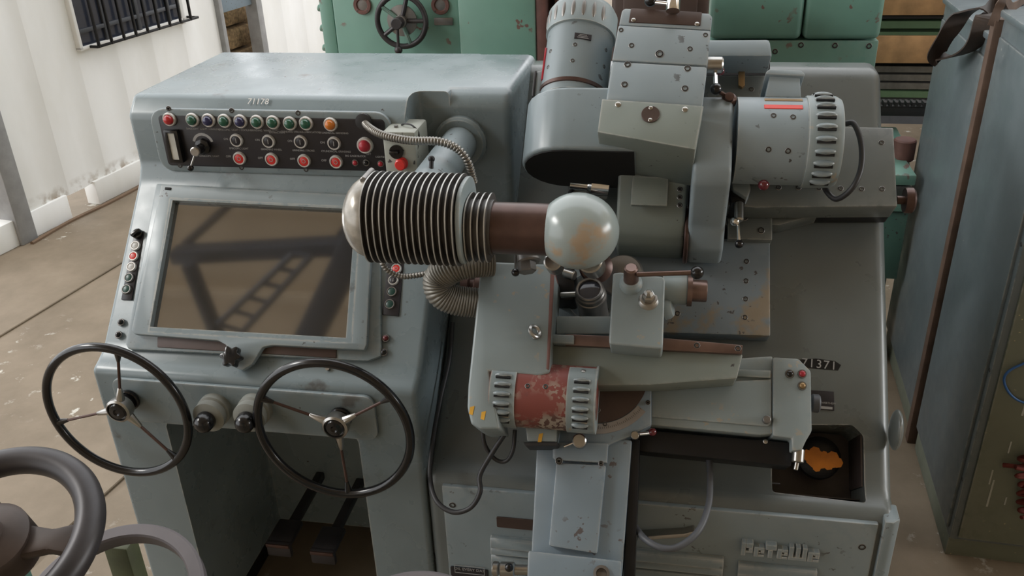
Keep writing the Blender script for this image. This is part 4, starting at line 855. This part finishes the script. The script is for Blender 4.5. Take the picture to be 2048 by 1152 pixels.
for xa, xb in ((980, 1031), (1134, 1192)):
    a, c = b(xa, 790, .35).x, b(xb, 790, .35).x
    bd_ = bmesh.new(); n = 18; arc = [math.radians(55-k*9) for k in range(n)]
    bm = prism([(jc.y+(RJ+.003)*math.sin(t), jc.z+(RJ+.003)*math.cos(t)) for t in arc]+[(jc.y+(RJ-.004)*math.sin(t), jc.z+(RJ-.004)*math.cos(t)) for t in arc[::-1]], a, c, 0, 0); bd_.free()
    band = add('vent_band', bm, 'worn', wm_, MB, 40)
    for k in range(6):
        t = math.radians(22-k*16); d = Vector((0, math.sin(t), math.cos(t)))
        m = Matrix.Translation(Vector(((a+c)/2, jc.y, jc.z))+d*(RJ+.002)) @ Matrix(((1, 0, 0, 0), (0, d.z, d.y, 0), (0, -d.y, d.z, 0), (0, 0, 0, 1))) @ Matrix.Scale(.82, 4)
        inst('louvre', ME['louvre'], MB @ m, band)
    for xx in ((a+.008, c-.008) if xa < 1000 else ((a+c)/2,)):
        t = math.radians(44); d = Vector((0, math.sin(t), math.cos(t)))
        inst('screw', ME['screw'], MB @ Matrix.Translation(Vector((xx, jc.y, jc.z))+d*(RJ+.003)) @ Matrix(((1, 0, 0, 0), (0, d.z, d.y, 0), (0, -d.y, d.z, 0), (0, 0, 0, 1))) @ Matrix.Scale(.8, 4), band)
add('motor_rim', lathe([(RJ-.004, 0), (RJ+.0035, 0), (RJ+.0035, .004), (RJ-.004, .004), (0, .001)], jm(j1-.003), 56), 'worn', wm_, MB, 40)
for x, y in ((1055, 772), (1091, 773)):
    q = b(x, y, jc.z+RJ); dv = q.y-jc.y; d = Vector((0, dv, math.sqrt(max(1e-6, RJ*RJ-dv*dv))))/RJ
    inst('bolt', ME['bolt'], MB @ Matrix.Translation((q.x, jc.y+d.y*RJ, jc.z+d.z*RJ)) @ Matrix(((1, 0, 0, 0), (0, d.z, d.y, 0), (0, -d.y, d.z, 0), (0, 0, 0, 1))) @ Matrix.Scale(.85, 4), wm_)
jb = badd('junction_box', [(1050, 850), (1116, 852), (1112, 884), (1054, 884)], .28, .20, 'worn', wm_, .006); badd('box_gasket', [(1046, 884), (1116, 884), (1112, 892), (1050, 892)], .285, .195, 'rubber', jb, .003)
badd('paint_stroke', [(1078, 868), (1086, 866), (1082, 887), (1075, 886)], .2815, .279, 'yellow', jb, 0)
# pulley between case and console
p = b(950, 570, .26); add('feed_pulley', lathe([(0, 0), (.03, 0), (.03, .02), (.022, .025), (.022, .035), (.03, .04), (.03, .06), (0, .06)], MB @ axis_m(b(924, 572, .26), (1, 0, 0)), 28), 'brown', G)
# cables
def cable(px, r, mat, par=G, label=None): return add('cable', sweep([b(x, y, w) for x, y, w in px], r, 10), mat, par, MB, 60, label)
cable([(905, 645, .03), (898, 720, .03), (880, 800, .05), (866, 880, .08), (860, 950, .11), (872, 1000, .14), (905, 1024, .15), (940, 1016, .16), (960, 985, .18), (960, 950, .18), (985, 905, .20), (1008, 870, .23)], .0068, 'rubber', G, 'black cable hanging in a long loop below the work head')
cable([(965, 858, .22), (970, 890, .20), (990, 918, .18), (1012, 922, .18), (1026, 900, .20), (1030, 860, .22)], .0055, 'rubber', G, 'short black cable loop under the belt case')
cable([(1418, 910, .10), (1420, 960, .12), (1417, 1010, .15), (1398, 1060, .19), (1360, 1092, .21), (1325, 1096, .21), (1290, 1078, .19), (1268, 1050, .14)], .0085, 'greycable', G, 'grey cable drooping from the black guard to the column')
# ================================================================ background: green machines
YG = 4.4
def gq(x, y, Y=YG): p = atY(x, y, Y); return p.x, p.z
xA, xB, xC, xD = gq(640, 60)[0], gq(668, 60)[0], gq(921, 60)[0], gq(1073, 60)[0]
GM = thing('boring_mill', 'tall green machine with spoked handwheel and lever behind the console', 'machine', ((xA+xD)/2, 4.9, 0))
add('main_casting', box(xB+.006, xC, YG, 5.3, .0, 2.3, .012), 'green', GM)
lf = add('left_flange', box(xA, xB, YG+.02, 5.3, 0, 2.3, .015), 'green', GM)
for k in range(5): add('hinge_lug', cyl((xA+.004, YG+.05, 1.45+.10*k), (-1, 0, .2), .018, .02, 12, .004), 'green', lf)
add('right_casting', box(xC, xD, YG-.03, 5.3, 0, 2.3, .012), 'green', GM)
add('oxide_edge', box(xD, xD+.05, YG-.02, 5.2, 0, 2.3, .006), 'oxide', GM); add('oxide_rib', box(xD+.085, xD+.13, YG+.05, 5.2, 0, 2.3, .006), 'oxide', GM)
hc = atY(803, 42, YG-.12); RH = (atY(857, 42, YG-.12)-hc).length
hw = add('handwheel', ring_tube(hc, (0, 1, 0), RH-.014, .014, 56, 10), 'ironwheel', GM, I4, 60, 'dark spoked handwheel')
for k in range(5):
    a = math.radians(54+72*k+18); d = Vector((math.cos(a), 0, math.sin(a))); add('spoke', rod(hc+d*.03, hc+d*(RH-.015), .011, 8), 'darkgreen' if k % 2 else 'ironwheel', hw)
add('hub_disc', lathe([(0, 0), (.075, 0), (.075, .012), (.03, .018), (.03, .045), (.02, .05), (0, .05)], MPY(hc.y+.02) @ Matrix.Translation((hc.x, hc.z, 0)), 36), 'dullsteel', hw)
add('wheel_shaft', cyl((hc.x, hc.y, hc.z), (0, 1, 0), .03, .13), 'ironwheel', hw)
q = atY(797, 100, YG-.18); lv = add('feed_lever', rod((hc.x-.004, YG-.18, hc.z), q, .0075, 10), 'ironwheel', GM); add('lever_ball', ball(q, .02, 16), 'ironwheel', lv)
add('lever_hub', cyl((hc.x-.004, YG-.10, hc.z), (0, -1, 0), .028, .10, 20, .004), 'ironwheel', lv)
for x in (725, 881):
    p = gq(x, 10); pt = add('port_flange', lathe([(.030, -.01), (.026, .004), (.030, .012), (.044, .012), (.046, .008), (.046, 0)], MPY(YG) @ Matrix.Translation((p[0], p[1], 0)), 28), 'oxide', GM); add('port_plug', lathe([(.03, .003), (.012, .005), (0, .005)], MPY(YG) @ Matrix.Translation((p[0], p[1], 0)), 24), 'dullsteel', pt)
    for k in range(4): inst('bolt', ME['bolt'], MPY(YG) @ Matrix.Translation((p[0]+.037*math.cos(.8+1.57*k), p[1]+.037*math.sin(.8+1.57*k), .012)) @ Matrix.Scale(.6, 4), pt)
a = gq(868, 35); c = gq(907, 50); add('shift_plate', box(a[0], c[0], YG-.008, YG, c[1], a[1], .004), 'dullsteel', GM)
# brown machine just behind the grinding head
xq0, xq1 = gq(1225, 10, 4.0)[0], gq(1418, 10, 4.0)[0]
bmz = tag(add('brown_headstock', join(box(xq0, xq1, 3.95, 4.3, 0, 1.86, .02), box(xq0+.05, xq1-.05, 3.93, 3.96, 1.2, 1.8, .006)), 'brownplate', None), 'dark brown machine casting rising behind the grinding head', 'machine')
# green machine on the right
Y2 = 4.55
x0, x1, x2 = gq(1420, 40, Y2)[0], gq(1608, 40, Y2)[0], gq(1766, 40, Y2)[0]
zz = gq(1600, 80, Y2)[1]
GR = thing('green_gearbox', 'large green gearbox machine with two bolted panels beyond the slide box', 'machine', ((x0+x2)/2, 4.9, 0))
add('gear_panel', box(x0, x1-.003, Y2, 5.2, zz, 2.2, .03, 3), 'green', GR); add('gear_panel', box(x1+.003, x2, Y2, 5.2, zz, 2.2, .03, 3), 'green', GR)
xb0 = gq(1535, 100, Y2)[0]; xb1 = gq(1757, 100, Y2)[0]
gb = add('gear_base', box(xb0-.4, xb1, Y2+.02, 5.2, .25, zz-.006, .006), 'green', GR)
for x, y in ((1550, 103), (1602, 90), (1670, 91), (1738, 92)):
    p = gq(x, y, Y2+.02); inst('bolt', ME['bolt'], MPY(Y2+.02) @ Matrix.Translation((p[0], p[1], 0)) @ Matrix.Scale(1.8, 4), gb)
add('base_foot', box(xb0-.45, xb1+.05, Y2-.05, 5.3, 0, .25, .01), 'darkgreen', GR)
def lz(x, y, Y): p = atY(x, y, Y); return p.x, p.z
# long green lathe bed between the grinder and the cabinets
LT = thing('lathe_bed', 'low green lathe bed with toothed rack squeezed beside the grey cabinet', 'machine', (.98, 4.3, 0))
a0, a1 = lz(1795, 300, 3.9), lz(1872, 300, 3.9)
for y0_, y1_, m, Yk in ((350, 372, 'green', 3.95), (372, 400, 'dullsteel', 4.0), (400, 425, 'green', 3.95), (425, 560, 'darkgreen', 3.97)):
    t_ = lz(1800, y0_, Yk)[1]; u_ = lz(1800, y1_, Yk)[1]; add('bed_step', box(a0[0]-.1, 1.085, Yk, 4.3, u_+.002, t_, .006), m, LT)
add('bed_leg', box(a0[0]-.08, 1.05, 4.0, 4.28, 0, lz(1800, 560, 3.97)[1], .01), 'darkgreen', LT)
sd = lz(1830, 320, 4.2); add('saddle', prism([(4.1, sd[1]-.2), (4.1, sd[1]-.05), (4.2, sd[1]+.05), (4.5, sd[1]+.07), (4.5, sd[1]-.2)], a0[0], 1.10, 0, .01), 'darkgreen', LT)
add('saddle_boss', cyl((lz(1815, 290, 4.15)[0], 4.2, sd[1]), (0, 0, 1), .05, .10, 20, .006), 'oxide', LT)
rz = lz(1820, 207, 4.5); rk = add('toothed_rack', box(a0[0]-.05, a1[0]+.15, 4.45, 4.55, rz[1]-.05, rz[1], .004), 'darkbar', LT)
for k in range(16): add('rack_tooth', box(a0[0]-.04+k*.026, a0[0]-.028+k*.026, 4.44, 4.5, rz[1], rz[1]+.02), 'darkbar', rk)
# storage rack with pallets and stock bars
RK = thing('storage_rack', 'dark steel storage rack standing behind the machines', 'rack', (1.5, 6.2, 0))
for x in (.95, 2.9):
    for y in (5.85, 6.7): add('rack_post', box(x-.04, x+.04, y-.04, y+.04, 0, 2.6, .004), 'darkbar', RK)
def zat(y, Y): return atY(1820, y, Y).z
ZP1, ZP2 = zat(126, 5.7), zat(30, 5.7)
for z in (zat(199, 5.75)-.002, ZP1-.002, ZP2-.002, 2.3): add('rack_shelf', box(.9, 2.95, 5.8, 6.75, z-.014, z, .002), 'darkbar', RK)
def pallet(z, lab):
    P = thing('wooden_pallet', lab, 'pallet', (1.75, 6.1, z))
    for k in range(5): add('deck_board', box(1.02, 2.5, 5.72+k*.17, 5.72+k*.17+.12, z+.10, z+.125, .003), 'wood', P)
    for k in range(3): add('stringer', box(1.02+k*.68, 1.12+k*.68, 5.72, 6.55, z+.02, z+.10, .003), 'wood', P)
    for k in range(3): add('bottom_board', box(1.02, 2.5, 5.72+k*.34, 5.72+k*.34+.12, z, z+.02, .003), 'wood', P)
    add('front_board', box(1.0, 2.5, 5.69, 5.72, z+.0, z+.16, .003), 'wood', P)
pallet(ZP1, 'wooden pallet under the green bars, lower of the two'); pallet(ZP2, 'wooden pallet at the top of the rack')
def bars(z, mat, labs, grp, prof_='f', h=.042, Y=5.78, x0=1.02):
    for k, lb_ in enumerate(labs):
        yy = Y+k*.13; L_ = 1.5+.15*random.random()
        pts = [(yy, z), (yy+.08, z), (yy+.08, z+.010), (yy+.012, z+.010), (yy+.012, z+h), (yy, z+h)] if prof_ == 'l' else [(yy, z), (yy+.09, z), (yy+.09, z+h), (yy, z+h)]
        tag(add('stock_bar', prism(pts, x0+.07*random.random(), x0+L_, 0, .002, 1), mat, None), lb_, 'metal bar', grp)
bars(ZP1+.127, 'greenbar', ['front green angle bar lying on the lower wooden pallet', 'rear green angle bar lying on the lower wooden pallet'], 'green angle bars', 'l', .04)
bars(ZP1+.185, 'greenbar', ['front green angle bar in the upper layer above the lower pallet', 'rear green angle bar in the upper layer above the lower pallet'], 'green angle bars', 'l', .045, 5.79)
bars(ZP1+.240, 'darkbar', ['front black flat bar stacked just under the top pallet', 'rear black flat bar stacked just under the top pallet'], 'black flat bars', 'f', min(.04, ZP2-.02-ZP1-.242), 5.8)
zz0 = zat(199, 5.75); st_ = (ZP1-.02-zz0)/4.4
for k, (m, nm_) in enumerate((('greenbar', 'pale green bar at the bottom of the pile under the lower pallet'), ('barsteel', 'bare steel bar second from the bottom under the lower pallet'), ('barsteel', 'bare steel bar third from the bottom under the lower pallet'), ('barsteel', 'bare steel bar topmost in the pile under the lower pallet'))):
    bars(zz0+k*st_, m, [nm_], 'bars piled under the pallet', 'f', st_*.82, 5.79+.012*k)
wr = struct(add('wall_right', box(.3, 9, 8.2, 8.4, 0, 4.2), 'greycable', None, I4, 0))
# ================================================================ grey cabinets on the right
CA0 = atZ(1885, 1115, 0); CA1 = atZ(1787, 766, 0); CD = (CA1-CA0).normalized(); CN = Vector((CD.y, -CD.x, 0))
MC = Matrix(((CN.x, CD.x, 0, CA0.x), (CN.y, CD.y, 0, CA0.y), (0, 0, 1, 0), (0, 0, 0, 1)))      # n (to the right), s (back), z
def cside(x, y, n=0): p = plane_hit(x, y, CA0+CN*n, CN)-CA0; return p.dot(CD), p.z
def cfront(x, y, s=0): p = plane_hit(x, y, CA0+CD*s, CD)-CA0; return p.dot(CN), p.z
def cabinet(s0, s1, h, name, lab):
    P = thing(name, lab, 'cabinet', MC @ Vector((.4, (s0+s1)/2, 0)))
    add('carcass', box(.006, .8, s0, s1, .09, h, .008), 'cabinet', P, MC)
    add('side_sheet', box(-.004, .008, s0+.03, s1-.03, .12, h-.06, .003), 'cabinet', P, MC)
    add('top_sheet', box(-.006, .81, s0-.01, s1+.01, h, h+.025, .006), 'cabinet', P, MC)
    add('plinth', box(.01, .79, s0+.02, s1-.02, 0, .09, .004), 'cabfront', P, MC)
    for z in (.35, .8, 1.25, 1.65):
        for s in (s0+.015, s1-.015): inst('rivet', ME['bolt'], MC @ Matrix.Translation((.006, s, z)) @ Matrix.Rotation(-math.pi/2, 4, 'Y'), P)
    return P
CN1 = cabinet(0, .68, 1.80, 'switch_cabinet', 'grey steel switch cabinet nearest on the right, with olive paint-dripped front')
CN2 = cabinet(.75, 1.57, 1.70, 'switch_cabinet', 'grey-blue steel cabinet standing behind the nearest switch cabinet')
fd = add('front_door', box(.03, .79, -.012, .004, .11, 1.76, .004), 'cabfront', CN1, MC)
for k in range(26):
    n_ = .06+.24*random.random(); z_ = .25+1.1*random.random(); l_ = .03+.09*random.random()
    add('paint_drip', box(n_, n_+.004+.003*random.random(), -.0132, -.0118, z_, z_+l_, 0), 'lightbox', fd, MC, 0)
add('rusty_strip', box(-.016, .05, .694, .746, .0, 1.79, .006), 'rustbar', CN2, MC)
# leather drive belt slung over the cabinet top
def band(pts, wdt, th, d_w):
    L = spline(pts, 8); bm = bmesh.new(); rings = []; w_ = Vector(d_w).normalized()
    for i, p in enumerate(L):
        t = (L[min(i+1, len(L)-1)]-L[max(i-1, 0)]).normalized(); n = t.cross(w_).normalized(); ww = n.cross(t)
        rings.append([bm.verts.new(p+ww*a*wdt/2+n*c*th/2) for a, c in ((-1, -1), (1, -1), (1, 1), (-1, 1))])
    for i in range(len(L)-1):
        for j in range(4): bm.faces.new((rings[i][j], rings[i][(j+1) % 4], rings[i+1][(j+1) % 4], rings[i+1][j]))
    bm.faces.new(rings[0][::-1]); bm.faces.new(rings[-1]); return bm
def bp3(x, y, n):
    s, z = cside(x, y, n)
    if n > -.012: z = max(z, 1.86 if s < .72 else 1.762)
    return MC @ Vector((n, s, z))
pts = [bp3(2035, 14, .14), bp3(2000, 16, .06), bp3(1965, 14, .0), bp3(1925, 30, -.05), bp3(1893, 72, -.09), bp3(1874, 108, -.10), bp3(1890, 116, -.07), bp3(1930, 104, -.04), bp3(1955, 80, -.02), bp3(1970, 46, .0), bp3(1990, 22, .05)]
tag(add('leather_belt', band(pts, .075, .006, MC.to_3x3() @ Vector((1, .25, .2))), 'leather', None, I4, 50), 'dark leather drive belt looped over the cabinet top', 'belt')
pts = [bp3(1984, 52, -.02), bp3(2000, 36, .0), bp3(2024, 14, .05), bp3(2060, -10, .15)]
tag(add('webbing_strap', band(pts, .03, .005, (0, 0, 1)), 'rustbar', None, I4, 50), 'brown webbing strap across the top of the nearest cabinet', 'strap')
def fr3(x, y, s): n, z = cfront(x, y, s); return MC @ Vector((n, s, z))
tag(add('blue_wire', sweep([fr3(2090, 712, -.02), fr3(2050, 726, -.02), fr3(2018, 742, -.025), fr3(2008, 762, -.025), fr3(2022, 790, -.022), fr3(2052, 806, -.02), fr3(2095, 800, -.02)], .004, 8), 'bluewire', None, I4, 60), 'thin blue wire curling on the olive cabinet front', 'wire')
rope = []
random.seed(3)
for k in range(26): rope.append(fr3(2052+18*math.sin(k*1.9)+6*random.random()-3, 905+k*5.2, -.03-.02*math.sin(k*2.3)-.01))
tag(add('red_rope', join(sweep(rope, .007, 7, 6), sweep([fr3(2006, 930, -.03), fr3(2025, 932, -.04), fr3(2050, 936, -.03)], .008, 7, 4)), 'redrope', None, I4, 60), 'tangled dull red rope hanging at the right edge', 'rope')
# ================================================================ foreground handwheels, lower left
def fgwheel(name, lab, c, ax, R, r, flat, spokes, a0, mat, spmat, hubr, shaftmat, hubmat=None):
    P = thing(name, lab, 'handwheel', (c[0], c[1], 0)); c = Vector(c); m = axis_m(c, ax)
    if flat: add('rim', lathe([(R-r*1.9, -.012), (R, -.012), (R, .012), (R-r*.3, .016), (R-r*1.7, .016), (R-r*1.9, .012), (R-r*1.9, -.012)], m, 80), mat, P)
    else: add('rim', ring_tube(c, ax, R-r, r, 80, 16), mat, P, I4, 60)
    for k in range(spokes):
        a = math.radians(a0+360*k/spokes)
        bm = prism([(hubr*.6, -.030), (R*.55, -.018), (R-r*1.2, -.030), (R-r*1.2, .030), (R*.55, .018), (hubr*.6, .030)], -.016, .006, 2, .006, 2)
        add('spoke', xf(bm, m @ Matrix.Rotation(a, 4, 'Z')), spmat, P)
    add('hub', lathe([(0, -.04), (hubr, -.04), (hubr, .012), (hubr*.8, .022), (hubr*.45, .024), (hubr*.4, .040), (0, .042)], m, 32), hubmat or spmat, P)
    add('shaft', rod(c-Vector(ax).normalized()*.03, (c.x, c.y, 0), .03, 20), shaftmat, P)
    return P
fc = plane_hit(-18, 1085, (0, 0, 1.45), (0, 0, 1))
fgwheel('iron_handwheel', 'thick dark iron handwheel with broad spokes, nearest the camera', fc, (.05, -.35, 1), .172, .023, False, 3, 10, 'ironwheel', 'darkrust', .062, 'darkgreen', 'darkrust')
f2 = plane_hit(222, 1222, (0, 0, 1.2), (0, 0, 1))
P2 = fgwheel('flat_rim_wheel', 'flat grey rim wheel on a green post, beside the dark iron handwheel', f2, (.0, -.30, 1), .168, .0145, True, 2, 0, 'greyrim', 'oxide', .05, 'darkgreen')
gp_ = plane_hit(242, 1090, (0, 0, 1.16), (0, 0, 1)); add('green_post', box(gp_.x-.026, gp_.x+.026, gp_.y-.02, gp_.y+.02, 0, 1.17, .004), 'olive', P2)
f3 = plane_hit(822, 1322, (0, 0, 1.15), (0, 0, 1))
fgwheel('bottom_rim_wheel', 'grey-violet wheel rim just peeking over the bottom edge', f3, (0, -.25, 1), .165, .018, True, 3, 100, 'greyrim', 'oxide', .05, 'darkgreen')
